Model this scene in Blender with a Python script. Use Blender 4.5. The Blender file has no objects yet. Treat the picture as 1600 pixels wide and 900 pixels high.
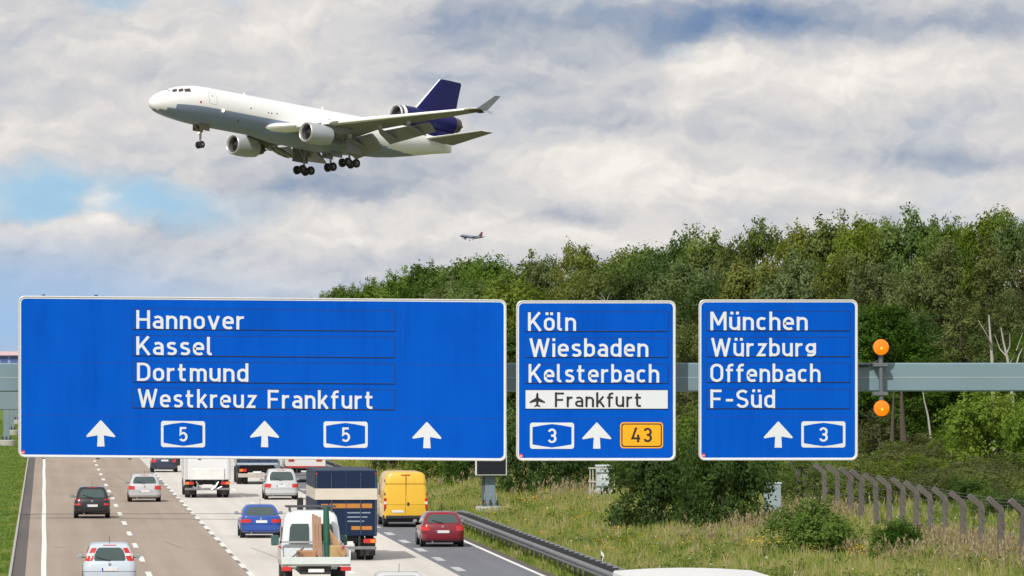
import bpy, math, random
import numpy as np
from mathutils import Vector, Matrix, Euler

random.seed(7)
rng = np.random.default_rng(11)
sc = bpy.context.scene
C = sc.collection
R_ = math.radians

# ------------------------------------------------------------------ camera
F = 9000.0                      # focal length in pixels of the 1600 px wide photograph
CAMZ = 7.7                      # on an overpass above the motorway
PHI = math.atan(107 / F)
THE = math.atan(731 / F * math.cos(PHI))
cam = bpy.data.cameras.new('camera')
cam.sensor_width = 36.0
cam.lens = F * 36.0 / 1600.0
cam.clip_start = 1.0
cam.clip_end = 20000.0
camo = bpy.data.objects.new('camera', cam)
C.objects.link(camo)
camo.location = (0, 0, CAMZ)
camo.rotation_euler = (math.pi / 2 + PHI, 0, -THE)
sc.camera = camo
CM = Euler((math.pi / 2 + PHI, 0, -THE)).to_matrix()
CP = Vector((0, 0, CAMZ))

# ------------------------------------------------------------------ light and exposure
sc.view_settings.view_transform = 'Standard'
sc.view_settings.look = 'None'
sc.view_settings.exposure = 0.0
sc.view_settings.gamma = 1.0
SUN_DIR = Vector((0.50, 0.92, -0.98)).normalized()
sl = bpy.data.lights.new('sun', 'SUN')
sl.energy = 3.4
sl.angle = R_(0.5)
sl.color = (1.0, 0.955, 0.88)
so = bpy.data.objects.new('sun', sl)
C.objects.link(so)
so.rotation_euler = SUN_DIR.to_track_quat('-Z', 'Y').to_euler()
so.location = (-50, -60, 100)


# ------------------------------------------------------------------ node helpers
def N(nt, typ, loc=None, **kw):
    n = nt.nodes.new(typ)
    for k, v in kw.items():
        setattr(n, k, v)
    return n


def link(nt, a, b):
    nt.links.new(a, b)


def mth(nt, op, a, b=None, c=None, clamp=False):
    n = nt.nodes.new('ShaderNodeMath')
    n.operation = op
    n.use_clamp = clamp
    for i, x in enumerate((a, b, c)):
        if x is None:
            continue
        if isinstance(x, (int, float)):
            n.inputs[i].default_value = x
        else:
            nt.links.new(x, n.inputs[i])
    return n.outputs[0]


def mixc(nt, fac, a, b, mode='MIX'):
    n = nt.nodes.new('ShaderNodeMix')
    n.data_type = 'RGBA'
    n.blend_type = mode
    n.clamp_factor = True
    for i, x in ((0, fac), (6, a), (7, b)):
        if isinstance(x, (int, float)):
            n.inputs[i].default_value = x
        elif isinstance(x, tuple):
            n.inputs[i].default_value = (*x[:3], 1)
        else:
            nt.links.new(x, n.inputs[i])
    return n.outputs[2]


def ramp(nt, fac, stops):
    n = nt.nodes.new('ShaderNodeValToRGB')
    cr = n.color_ramp
    while len(cr.elements) < len(stops):
        cr.elements.new(0.5)
    for e, (p, c) in zip(cr.elements, stops):
        e.position = p
        e.color = (*c, 1) if len(c) == 3 else c
    nt.links.new(fac, n.inputs[0])
    return n.outputs[0]


def srgb(r, g, b):
    return tuple(((c / 255) / 12.92 if c / 255 < 0.04045 else ((c / 255 + 0.055) / 1.055) ** 2.4) for c in (r, g, b))


# ------------------------------------------------------------------ sky
def build_world():
    w = bpy.data.worlds.new('World')
    sc.world = w
    w.use_nodes = True
    nt = w.node_tree
    nt.nodes.clear()
    out = N(nt, 'ShaderNodeOutputWorld')
    sky = N(nt, 'ShaderNodeTexSky')
    sky.sky_type = 'NISHITA'
    sky.sun_disc = False
    sky.sun_elevation = R_(45)
    sky.sun_rotation = math.atan2(-0.50, -0.92) % (2 * math.pi)
    sky.air_density = 1.0
    sky.dust_density = 1.2
    bg1 = N(nt, 'ShaderNodeBackground')
    bg1.inputs[1].default_value = 0.10
    link(nt, sky.outputs[0], bg1.inputs[0])
    # direction -> azimuth / elevation in units of about 0.64 degrees
    tc = N(nt, 'ShaderNodeTexCoord')
    sp = N(nt, 'ShaderNodeSeparateXYZ')
    link(nt, tc.outputs['Generated'], sp.inputs[0])
    az = mth(nt, 'ARCTAN2', sp.outputs[0], sp.outputs[1])
    U = mth(nt, 'MULTIPLY', mth(nt, 'SUBTRACT', az, THE), F / 100)
    V = mth(nt, 'MULTIPLY', mth(nt, 'ARCSINE', sp.outputs[2]), F / 100)

    def vec(u, v, z=0.0):
        c = N(nt, 'ShaderNodeCombineXYZ')
        for i, x in enumerate((u, v, z)):
            if isinstance(x, (int, float)):
                c.inputs[i].default_value = x
            else:
                link(nt, x, c.inputs[i])
        return c.outputs[0]

    def noise(v, scale, detail, rough=0.55, dist=0.0, typ='FBM'):
        n = N(nt, 'ShaderNodeTexNoise')
        n.noise_type = typ
        n.inputs['Scale'].default_value = scale
        n.inputs['Detail'].default_value = detail
        n.inputs['Roughness'].default_value = rough
        n.inputs['Distortion'].default_value = dist
        link(nt, v, n.inputs['Vector'])
        return n

    # warp so that the large cloud masses get ragged edges
    wn = noise(vec(U, mth(nt, 'MULTIPLY', V, 1.5), 3.0), 0.55, 6, 0.6)
    wsep = N(nt, 'ShaderNodeSeparateColor')
    link(nt, wn.outputs['Color'], wsep.inputs[0])
    Uw = mth(nt, 'ADD', U, mth(nt, 'MULTIPLY', mth(nt, 'SUBTRACT', wsep.outputs[0], 0.5), 1.7))
    Vw = mth(nt, 'ADD', V, mth(nt, 'MULTIPLY', mth(nt, 'SUBTRACT', wsep.outputs[1], 0.5), 1.1))

    def blob(px, py, sx, sy, amp, soft=False):
        a, b = (U, V) if soft else (Uw, Vw)
        du = mth(nt, 'DIVIDE', mth(nt, 'SUBTRACT', a, (px - 800) / 100), sx / 100)
        dv = mth(nt, 'DIVIDE', mth(nt, 'SUBTRACT', b, (557 - py) / 100), sy / 100)
        r2 = mth(nt, 'ADD', mth(nt, 'MULTIPLY', du, du), mth(nt, 'MULTIPLY', dv, dv))
        return mth(nt, 'MULTIPLY', mth(nt, 'EXPONENT', mth(nt, 'MULTIPLY', r2, -1.0)), amp)

    def total(lst, start):
        s = start
        for b in lst:
            s = mth(nt, 'ADD', s, blob(*b))
        return s

    # billowing detail, lit from the upper left
    def dens(u, v):
        a = noise(vec(u, mth(nt, 'MULTIPLY', v, 1.7), 1.7), 0.42, 10, 0.54, 0.1)
        return a.outputs['Fac']
    d0 = dens(Uw, Vw)
    d1 = dens(mth(nt, 'ADD', Uw, -0.22), mth(nt, 'ADD', Vw, 0.30))
    emb = mth(nt, 'MULTIPLY', mth(nt, 'SUBTRACT', d0, d1), 1.10)
    bright = total([
        (330, 70, 300, 55, 0.20), (480, 20, 120, 40, 0.18), (120, 150, 160, 70, 0.05),
        (60, 215, 200, 45, 0.10), (300, 262, 60, 45, 0.22), (560, 320, 120, 22, 0.12),
        (1120, 92, 95, 26, 0.34), (1080, 160, 40, 22, 0.20), (1420, 110, 210, 60, 0.34),
        (1240, 150, 120, 60, 0.10), (930, 255, 140, 40, 0.26), (1060, 300, 160, 50, 0.26),
        (1180, 238, 60, 35, 0.22), (1330, 285, 200, 40, 0.18), (700, 345, 160, 30, 0.16),
        (480, 365, 130, 30, 0.20), (1500, 290, 120, 40, 0.16), (900, 370, 200, 25, 0.24),
        (170, 355, 45, 24, 0.30), (155, 312, 30, 18, 0.24), (40, 375, 120, 16, 0.16),
        (1150, 30, 160, 30, -0.36), (860, 45, 260, 42, -0.34), (1420, 42, 230, 24, -0.28), (1165, 40, 150, 24, -0.22, True),
        (1470, 250, 140, 28, -0.32), (1470, 255, 90, 16, -0.12, True), (850, 135, 90, 22, -0.16), (560, 285, 200, 36, -0.34), (470, 300, 120, 24, -0.14),
        (890, 330, 110, 20, -0.38), (260, 110, 160, 36, -0.12), (620, 140, 160, 40, -0.10),
        (1200, 215, 130, 24, -0.10), (960, 200, 80, 26, -0.18), (1300, 40, 500, 40, -0.10),
        (300, 440, 380, 40, -0.04),
    (1500, 45, 200, 26, -0.16), (700, 30, 150, 30, -0.10)], 0.545)
    bright = mth(nt, 'ADD', bright, emb)
    bright = mth(nt, 'ADD', bright, mth(nt, 'MULTIPLY', mth(nt, 'SUBTRACT', d0, 0.5), 0.34))
    # finer, crisper billows
    def dens2(u, v):
        tot = None
        for sc_, am in ((0.5, 1.0), (1.15, 0.5), (2.6, 0.22)):
            n_ = noise(vec(u, mth(nt, 'MULTIPLY', v, 1.5), 7.3 + sc_), sc_, 1.0, 0.5, 0.0)
            t_ = mth(nt, 'MULTIPLY', mth(nt, 'ABSOLUTE', mth(nt, 'SUBTRACT', n_.outputs['Fac'], 0.5)), 2.0 * am)
            tot = t_ if tot is None else mth(nt, 'ADD', tot, t_)
        return tot
    e2 = mth(nt, 'SUBTRACT', dens2(Uw, Vw), dens2(mth(nt, 'ADD', Uw, -0.09), mth(nt, 'ADD', Vw, 0.12)))
    bright = mth(nt, 'ADD', bright, mth(nt, 'MULTIPLY', e2, 0.42))
    bright = mth(nt, 'ADD', mth(nt, 'MULTIPLY', bright, 0.72), 0.22, clamp=True)
    ccol = ramp(nt, bright, [(0.0, srgb(100, 130, 174)), (0.20, srgb(140, 158, 184)), (0.40, srgb(174, 181, 194)), (0.58, srgb(204, 205, 209)),
                             (0.76, srgb(226, 222, 219)), (0.94, srgb(247, 242, 235))])
    # blue openings
    hole = total([
        (90, 310, 190, 36, 1.05), (230, 325, 150, 40, 0.65), (10, 290, 120, 26, 0.35), (60, 340, 120, 18, 0.5),
        (165, 2, 60, 14, 0.5), (345, 5, 30, 8, 0.4), (1060, 78, 50, 12, 0.22),
        (160, 352, 52, 30, -1.1), (150, 310, 34, 20, -0.9), (330, 270, 60, 60, -0.5), (100, 378, 200, 14, -0.6),
    ], mth(nt, 'MULTIPLY', mth(nt, 'SUBTRACT', 0.5, d0), 0.9))
    hole = mth(nt, 'MULTIPLY', mth(nt, 'SUBTRACT', hole, 0.06), 0.95, clamp=True)
    hole = mth(nt, 'MULTIPLY', hole, 0.86)
    # low, bluish veil towards the horizon on the left
    veil = total([(0, 500, 330, 95, 0.75, True), (360, 520, 420, 75, 0.45, True), (0, 430, 200, 50, 0.25, True)], 0.0)
    veil = mth(nt, 'MULTIPLY', veil, mth(nt, 'ADD', 0.45, d0), clamp=True)
    ccol = mixc(nt, veil, ccol, srgb(158, 192, 230))
    bluecol = srgb(146, 203, 240)
    ccol2 = mixc(nt, mth(nt, 'MULTIPLY', hole, 0.9), ccol, bluecol)
    bg2 = N(nt, 'ShaderNodeBackground')
    bg2.inputs[1].default_value = 1.0
    link(nt, ccol2, bg2.inputs[0])
    mx = N(nt, 'ShaderNodeMixShader')
    link(nt, mth(nt, 'SUBTRACT', 1.0, mth(nt, 'MULTIPLY', hole, 0.12)), mx.inputs[0])
    link(nt, bg1.outputs[0], mx.inputs[1])
    link(nt, bg2.outputs[0], mx.inputs[2])
    link(nt, mx.outputs[0], out.inputs[0])


build_world()


# ------------------------------------------------------------------ projection helpers (photo pixel -> place in the world)
def ray(px, py):
    return CM @ Vector(((px - 800) / F, -(py - 450) / F, -1.0))


def at(px, py, Y):
    d = ray(px, py)
    return CP + d * (Y / d.y)


def toground(px, py, z=0.0):
    d = ray(px, py)
    return CP + d * ((z - CAMZ) / d.z)


# ------------------------------------------------------------------ materials
MATS = {}


def mat(name, col, rough=0.6, metal=0.0, var=0.12, scale=3.0, coat=0.0, spec=0.5, emit=0.0, stretch=(1, 1, 1), bump=0.0):
    if name in MATS:
        return MATS[name]
    m = bpy.data.materials.new(name)
    MATS[name] = m
    m.use_nodes = True
    nt = m.node_tree
    b = nt.nodes['Principled BSDF']
    tc = N(nt, 'ShaderNodeTexCoord')
    mp = N(nt, 'ShaderNodeMapping')
    mp.inputs['Scale'].default_value = stretch
    link(nt, tc.outputs['Object'], mp.inputs[0])
    n = N(nt, 'ShaderNodeTexNoise')
    n.inputs['Scale'].default_value = scale
    n.inputs['Detail'].default_value = 5
    link(nt, mp.outputs[0], n.inputs['Vector'])
    f = mth(nt, 'ADD', 1.0 - var, mth(nt, 'MULTIPLY', n.outputs['Fac'], 2 * var))
    vm = N(nt, 'ShaderNodeVectorMath')
    vm.operation = 'SCALE'
    vm.inputs[0].default_value = col
    link(nt, f, vm.inputs['Scale'])
    link(nt, vm.outputs[0], b.inputs['Base Color'])
    b.inputs['Roughness'].default_value = rough
    b.inputs['Metallic'].default_value = metal
    b.inputs['Coat Weight'].default_value = coat
    b.inputs['Coat Roughness'].default_value = 0.08
    b.inputs['Specular IOR Level'].default_value = spec
    if emit:
        b.inputs['Emission Color'].default_value = (*col, 1)
        b.inputs['Emission Strength'].default_value = emit
    if bump:
        bp = N(nt, 'ShaderNodeBump')
        bp.inputs['Strength'].default_value = bump
        link(nt, n.outputs['Fac'], bp.inputs['Height'])
        link(nt, bp.outputs[0], b.inputs['Normal'])
    return m


def paint(name, col, rough=0.3):
    return mat(name, col, rough, 0.0, 0.05, 2.0, coat=0.7)


RUBBER = mat('tyre_rubber', (0.02, 0.02, 0.022), 0.85)
DARK = mat('dark_plastic', (0.025, 0.026, 0.028), 0.6)
GLASS = mat('car_glass', (0.055, 0.085, 0.085), 0.06, 0.0, 0.1, 2.0, spec=0.8)  # greenish sky reflection is put into the base colour
CHROME = mat('rim_metal', (0.5, 0.51, 0.52), 0.35, 0.9)
PLATE = mat('number_plate', (0.72, 0.73, 0.74), 0.5, 0, 0.15, 14)
REDL = mat('tail_lens', (0.55, 0.02, 0.02), 0.2, coat=0.5)
ORL = mat('indicator_lens', (0.8, 0.22, 0.02), 0.25, coat=0.5)
STEEL = mat('galvanised_steel', (0.22, 0.23, 0.245), 0.5, 0.5, 0.25, 1.2)
GANTRY = mat('gantry_paint', srgb(119, 143, 153), 0.5, 0, 0.10, 0.8)
CONC = mat('bare_concrete', (0.42, 0.40, 0.37), 0.9, 0, 0.25, 2.5)
WHITE = mat('white_paint', (0.8, 0.8, 0.79), 0.5, 0, 0.08, 2)
BARK = mat('bark', (0.085, 0.068, 0.05), 0.9, 0, 0.4, 4)
BIRCH = mat('birch_bark', (.40, .38, .35), 0.85, 0, 0.35, 5, stretch=(1, 1, 3))


# ------------------------------------------------------------------ mesh builder
class MB:
    def __init__(s):
        s.v, s.f, s.m = [], [], []

    def add(s, vs, fs, mi=0):
        o = len(s.v)
        s.v += [tuple(p) for p in vs]
        for i, f in enumerate(fs):
            s.f.append([o + k for k in f])
            s.m.append(mi[i] if isinstance(mi, list) else mi)
        return s

    def quad(s, a, b, c, d, mi=0):
        return s.add([a, b, c, d], [(0, 1, 2, 3)], mi)

    def box(s, x0, x1, y0, y1, z0, z1, mi=0, c=0.0):
        if c <= 0:
            v = [(x, y, z) for z in (z0, z1) for y in (y0, y1) for x in (x0, x1)]
            return s.add(v, [(0, 2, 3, 1), (4, 5, 7, 6), (0, 1, 5, 4), (2, 6, 7, 3), (0, 4, 6, 2), (1, 3, 7, 5)], mi)
        rings = []
        for z, ins in ((z0, c), (z0 + c, 0), (z1 - c, 0), (z1, c)):
            a, b, d, e = x0 + ins, x1 - ins, y0 + ins, y1 - ins
            k = c
            rings.append([(a + k, d, z), (b - k, d, z), (b, d + k, z), (b, e - k, z), (b - k, e, z), (a + k, e, z), (a, e - k, z), (a, d + k, z)])
        return s.loft(rings, True, True, mi)

    def loft(s, rings, cap0=False, cap1=False, mi=0, closed=True, mfun=None):
        n = len(rings[0])
        vs = [p for r in rings for p in r]
        fs, ms = [], []
        for i in range(len(rings) - 1):
            for j in range(n if closed else n - 1):
                k = (j + 1) % n
                fs.append((i * n + j, i * n + k, (i + 1) * n + k, (i + 1) * n + j))
                ms.append(mfun(i, j) if mfun else mi)
        if cap0:
            fs.append(tuple(range(n))[::-1]); ms.append(mfun(0, 0) if mfun else mi)
        if cap1:
            fs.append(tuple((len(rings) - 1) * n + j for j in range(n))); ms.append(mfun(len(rings) - 2, 0) if mfun else mi)
        return s.add(vs, fs, ms)

    def lathe(s, o, ax, prof, n=20, mi=0, cap0=False, cap1=False, mis=None):
        o, ax = Vector(o), Vector(ax).normalized()
        t = Vector((0, 0, 1)) if abs(ax.z) < 0.9 else Vector((1, 0, 0))
        a = ax.cross(t).normalized()
        b = ax.cross(a)
        rings = []
        for (h, r) in prof:
            rings.append([o + ax * h + (a * math.cos(2 * math.pi * k / n) + b * math.sin(2 * math.pi * k / n)) * r for k in range(n)])
        return s.loft(rings, cap0, cap1, mi, True, (lambda i, j: mis[i]) if mis else None)

    def cyl(s, p0, p1, r0, r1=None, n=10, mi=0):
        p0, p1 = Vector(p0), Vector(p1)
        return s.lathe(p0, p1 - p0, [(0, r0), ((p1 - p0).length, r0 if r1 is None else r1)], n, mi, True, True)

    def tube(s, pts, rad, n=6, mi=0):
        pts = [Vector(p) for p in pts]
        rings = []
        for i, p in enumerate(pts):
            t = (pts[min(i + 1, len(pts) - 1)] - pts[max(i - 1, 0)]).normalized()
            u = Vector((0, 0, 1)) if abs(t.z) < 0.9 else Vector((1, 0, 0))
            a = t.cross(u).normalized(); b = t.cross(a)
            r = rad[i] if isinstance(rad, (list, tuple)) else rad
            rings.append([p + (a * math.cos(2 * math.pi * k / n) + b * math.sin(2 * math.pi * k / n)) * r for k in range(n)])
        return s.loft(rings, True, True, mi)

    def build(s, name, mats, parent=None, origin=None, smooth=0):
        me = bpy.data.meshes.new(name)
        o = Vector(origin) if origin is not None else Vector((0, 0, 0))
        me.from_pydata([tuple(Vector(p) - o) for p in s.v], [], s.f)
        if not isinstance(mats, (list, tuple)):
            mats = [mats]
        for m in mats:
            me.materials.append(m)
        me.polygons.foreach_set('material_index', s.m)
        if smooth:
            me.polygons.foreach_set('use_smooth', [True] * len(me.polygons))
            me.set_sharp_from_angle(angle=R_(smooth))
        me.update()
        ob = bpy.data.objects.new(name, me)
        C.objects.link(ob)
        if parent is not None:
            ob.parent = parent
        elif origin is not None:
            ob.location = o
        return ob


def tag(o, label=None, cat=None, group=None, kind=None):
    if label: o['label'] = label
    if cat: o['category'] = cat
    if group: o['group'] = group
    if kind: o['kind'] = kind
    return o


def empty(name, loc, label=None, cat=None, group=None, rz=0.0):
    o = bpy.data.objects.new(name, None)
    C.objects.link(o)
    o.location = loc
    o.rotation_euler = (0, 0, rz)
    return tag(o, label, cat, group)


def kids(o):
    return list(o.children)


def copy_tree(o, parent=None):
    c = o.copy()
    C.objects.link(c)
    if parent is not None:
        c.parent = parent
    for ch in kids(o):
        copy_tree(ch, c)
    return c


def rrpts(hw, hh, r, n=5, cx=0.0, cy=0.0):
    r = min(r, hw * 0.999, hh * 0.999)
    out = []
    for (sx, sy, a0) in ((1, -1, -90), (1, 1, 0), (-1, 1, 90), (-1, -1, 180)):
        for k in range(n + 1):
            a = R_(a0 + 90 * k / n)
            out.append((cx + sx * (hw - r) + r * math.cos(a), cy + sy * (hh - r) + r * math.sin(a)))
    return out


# ------------------------------------------------------------------ terrain
def sst(x, a, b):
    t = np.clip((x - a) / (b - a), 0, 1)
    return t * t * (3 - 2 * t)


def bumps(x, y):
    return (np.sin(x * 0.9 + 1.3 * np.sin(y * 0.31)) * np.sin(y * 0.42 + 0.7 * np.sin(x * 0.5)) + 0.6 * np.sin(x * 2.1 + y * 1.3) * np.sin(y * 0.9 - x * 0.4))


def gz(x, y):
    x = np.asarray(x, float); y = np.asarray(y, float)
    z = -0.02 - 0.10 * sst(x, 18.4, 19.4) + 0.55 * sst(x, 19.4, 27.0) + 0.07 * np.clip(x - 36, 0, 45)
    z = z + 0.10 * bumps(x, y) * sst(x, 20, 25)
    zl = 0.03 + 0.25 * sst(-x, 2.5, 7)
    z = np.where(x < -1.2, zl, z)
    return np.where((x > -1.2) & (x < 17.88), -0.06, z)


def gzf(x, y):
    return float(gz(x, y))


def ground():
    xs = np.array([-4000, -800, -200, -60, -26, -14, -10, -7, -5, -4, -3, -2.5, -2, -1.6, -1.21, -1.19, 3, 9, 15, 17.87, 17.89]
                  + list(np.arange(18.2, 60, 0.7)) + [62, 66, 70, 76, 82, 100, 150, 300, 800, 4000])
    ys = np.array([-400, -50, 60] + list(np.arange(110, 460, 2.0)) + list(np.arange(460, 900, 12.0)) + [1000, 1300, 2000, 4000, 9000])
    X, Y = np.meshgrid(xs, ys)
    Z = gz(X, Y)
    nx, ny = len(xs), len(ys)
    mb = MB()
    mb.v = list(map(tuple, np.stack([X, Y, Z], -1).reshape(-1, 3)))
    mb.f = [[j * nx + i, j * nx + i + 1, (j + 1) * nx + i + 1, (j + 1) * nx + i] for j in range(ny - 1) for i in range(nx - 1)]
    mb.m = [0] * len(mb.f)
    m = bpy.data.materials.new('meadow_ground')
    m.use_nodes = True
    nt = m.node_tree
    b = nt.nodes['Principled BSDF']
    b.inputs['Roughness'].default_value = 0.95
    b.inputs['Specular IOR Level'].default_value = 0.1
    tc = N(nt, 'ShaderNodeTexCoord')
    n1 = N(nt, 'ShaderNodeTexNoise'); n1.inputs['Scale'].default_value = 0.35; n1.inputs['Detail'].default_value = 6
    n2 = N(nt, 'ShaderNodeTexNoise'); n2.inputs['Scale'].default_value = 6.0; n2.inputs['Detail'].default_value = 4
    link(nt, tc.outputs['Object'], n1.inputs[0]); link(nt, tc.outputs['Object'], n2.inputs[0])
    c1 = ramp(nt, n1.outputs['Fac'], [(0.3, (0.08, 0.115, 0.025)), (0.5, (0.15, 0.17, 0.045)), (0.7, (0.22, 0.20, 0.08))])
    c2 = ramp(nt, n2.outputs['Fac'], [(0.3, (0.09, 0.15, 0.025)), (0.7, (0.16, 0.23, 0.05))])
    sp = N(nt, 'ShaderNodeSeparateXYZ')
    link(nt, tc.outputs['Object'], sp.inputs[0])
    left = mth(nt, 'LESS_THAN', sp.outputs[0], 2.0)
    col = mixc(nt, left, c1, c2)
    # beyond the verge: fields, roofs and forest seen as one muted ground
    faraway = mth(nt, 'MAXIMUM', mth(nt, 'GREATER_THAN', sp.outputs[0], 95.0), mth(nt, 'MAXIMUM', mth(nt, 'LESS_THAN', sp.outputs[0], -28.0), mth(nt, 'GREATER_THAN', sp.outputs[1], 950.0)))
    n3 = N(nt, 'ShaderNodeTexNoise'); n3.inputs['Scale'].default_value = 0.012; n3.inputs['Detail'].default_value = 6
    link(nt, tc.outputs['Object'], n3.inputs[0])
    c3 = ramp(nt, n3.outputs['Fac'], [(0.35, (.07, .085, .05)), (0.55, (.13, .135, .095)), (0.7, (.19, .175, .14))])
    col = mixc(nt, faraway, col, c3)
    link(nt, col, b.inputs['Base Color'])
    tag(mb.build('ground', m, smooth=60), kind='structure')


ground()


def road_mat(name, base, dark, streak=0.5):
    m = bpy.data.materials.new(name)
    m.use_nodes = True
    nt = m.node_tree
    b = nt.nodes['Principled BSDF']
    b.inputs['Roughness'].default_value = 0.85
    b.inputs['Specular IOR Level'].default_value = 0.25
    tc = N(nt, 'ShaderNodeTexCoord')

    def nz(scale, st, detail=5):
        mp = N(nt, 'ShaderNodeMapping'); mp.inputs['Scale'].default_value = st
        link(nt, tc.outputs['Object'], mp.inputs[0])
        n = N(nt, 'ShaderNodeTexNoise'); n.inputs['Scale'].default_value = scale; n.inputs['Detail'].default_value = detail
        link(nt, mp.outputs[0], n.inputs['Vector'])
        return n.outputs['Fac']
    s1 = nz(1.3, (1, 0.012, 1))          # tyre wear along the lanes
    s2 = nz(0.25, (1, 0.25, 1))          # slabs and patches
    s3 = nz(9.0, (1, 0.35, 1))           # grain
    f = mth(nt, 'ADD', mth(nt, 'MULTIPLY', mth(nt, 'SUBTRACT', s1, 0.5), 1.3), mth(nt, 'MULTIPLY', mth(nt, 'SUBTRACT', s2, 0.5), 0.9))
    f = mth(nt, 'ADD', f, mth(nt, 'MULTIPLY', mth(nt, 'SUBTRACT', s3, 0.5), 0.7))
    f = mth(nt, 'ADD', mth(nt, 'MULTIPLY', f, streak), 0.35, clamp=True)
    link(nt, mixc(nt, f, base, dark), b.inputs['Base Color'])
    return m


def strip(name, x0, x1, y0, y1, z, m):
    mb = MB()
    ys = list(np.linspace(y0, y1, 40))
    mb.loft([[(x0, y, z), (x1, y, z)] for y in ys], closed=False)
    return tag(mb.build(name, m), kind='structure')


BROWN = road_mat('brown_concrete_road', srgb(167, 153, 140), srgb(144, 131, 119), 1.15)
PALE = road_mat('pale_concrete_road', srgb(214, 209, 202), srgb(192, 187, 180), 1.15)
ASPH = road_mat('grey_asphalt_road', srgb(120, 122, 129), srgb(104, 106, 113), 1.15)
TAR = road_mat('dark_asphalt_edge', srgb(104, 98, 96), srgb(84, 79, 78), 1.15)
strip('road_brown_concrete', -0.66, 7.30, -100, 5000, 0.0, BROWN)
strip('road_pale_concrete', 7.30, 14.55, -100, 5000, 0.0, PALE)
strip('road_grey_asphalt', 14.55, 17.55, -100, 5000, 0.0, ASPH)
strip('road_shoulder', 17.55, 17.885, -100, 5000, -0.004, TAR)
strip('road_gutter', -1.14, -0.66, -100, 5000, -0.006, TAR)
strip('opposite_road', -24.0, -9.0, -100, 5000, 0.45, ASPH)
mb = MB().box(-1.235, -1.14, 100, 900, -0.05, 0.07, c=0.015)
tag(mb.build('road_kerb', CONC), kind='structure')

LINE = mat('road_line_white', (0.78, 0.78, 0.75), 0.7, 0, 0.22, 3.0)
LINEO = mat('road_line_worn', (0.5, 0.5, 0.5), 0.8, 0, 0.35, 6.0)
mb = MB()


def dline(mb, x, w, y0, period, length, z, y1=900):
    y = y0
    while y < y1:
        mb.quad((x - w / 2, y, z), (x + w / 2, y, z), (x + w / 2, y + length, z), (x - w / 2, y + length, z))
        y += period


def wob(mb, x, w, z, y0=60, y1=1200):
    ys = list(np.linspace(y0, y1, 300))
    mb.loft([[(x - w / 2 + 0.012 * math.sin(y * 0.11), y, z), (x + w / 2 + 0.012 * math.sin(y * 0.11 + 0.5), y, z)] for y in ys], closed=False)


wob(mb, 0.0, 0.19, 0.005)
wob(mb, 17.47, 0.17, 0.005)
PER = F * CAMZ * 0.000228
dline(mb, 3.70, 0.20, F * CAMZ / 345.0 - 6 * PER, PER, 5.6, 0.005)
dline(mb, 7.28, 0.20, F * CAMZ / 330.0 - 6 * PER, PER * 0.5, 4.2, 0.005)
dline(mb, 10.92, 0.22, F * CAMZ / 245.0 - 8 * PER, PER, 5.6, 0.005)
tag(mb.build('road_markings', LINE), kind='structure')
mb = MB()
dline(mb, 14.95, 0.34, F * CAMZ / 320.0 - 9 * PER * 0.66, PER * 0.66, 4.0, 0.005, 420)
tag(mb.build('road_markings_worn', LINEO), kind='structure')
mb = MB()
mb.quad((-0.6, 275.4, 0.0045), (14.5, 270.6, 0.0045), (14.5, 271.1, 0.0045), (-0.6, 275.9, 0.0045))
for (x0, y0, x1, y1, w) in ((4.6, 372, 5.1, 353, 0.05), (5.0, 240, 5.5, 232, 0.03), (2.6, 222, 3.3, 224, 0.05), (0.3, 233, 0.7, 233.4, 0.25), (8.3, 232, 9.0, 218, 0.03)):
    mb.quad((x0, y0, 0.0045), (x0 + w, y0, 0.0045), (x1 + w, y1, 0.0045), (x1, y1, 0.0045))
tag(mb.build('road_joint', mat('tar_joint', (0.09, 0.085, 0.08), 0.8)), kind='structure')
mb = MB()
y = F * CAMZ / 330.0 - 6 * PER + 4.3
while y < 420:
    mb.quad((7.19, y, 0.0045), (7.31, y, 0.0045), (7.31, y + 3.0, 0.0045), (7.19, y + 3.0, 0.0045))
    y += PER * 0.5
tag(mb.build('road_markings_blacked', mat('blacked_line', (0.2, 0.19, 0.18), 0.8, 0, 0.3)), kind='structure')


# ------------------------------------------------------------------ lettering: a drawn stroke alphabet in the manner of road signs
T = 0.134
Wd = 0.38


def arc(cx, cy, rx, ry, a0, a1, n=7):
    return [(cx + rx * math.cos(R_(a0 + (a1 - a0) * k / n)), cy + ry * math.sin(R_(a0 + (a1 - a0) * k / n))) for k in range(n + 1)]


def stad(x0, y0, x1, y1, r):
    return [arc(x1 - r, y1 - r, r, r, 90, 0) + arc(x1 - r, y0 + r, r, r, 0, -90) + arc(x0 + r, y0 + r, r, r, 270, 180) + arc(x0 + r, y1 - r, r, r, 180, 90), True]


LO, HI, XH = 0.078, 0.922, 0.645


def ln(*p):
    return [list(p), False]


def arch(x0, w):
    return [[(x0, 0.36)] + arc(x0 + w / 2, XH - w / 2, w / 2, w / 2, 180, 0, 12) + [(x0 + w, 0)], False]


def dots(a, b):
    return [ln((a, 0.85), (a, 1.0)), ln((b, 0.85), (b, 1.0))]


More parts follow.
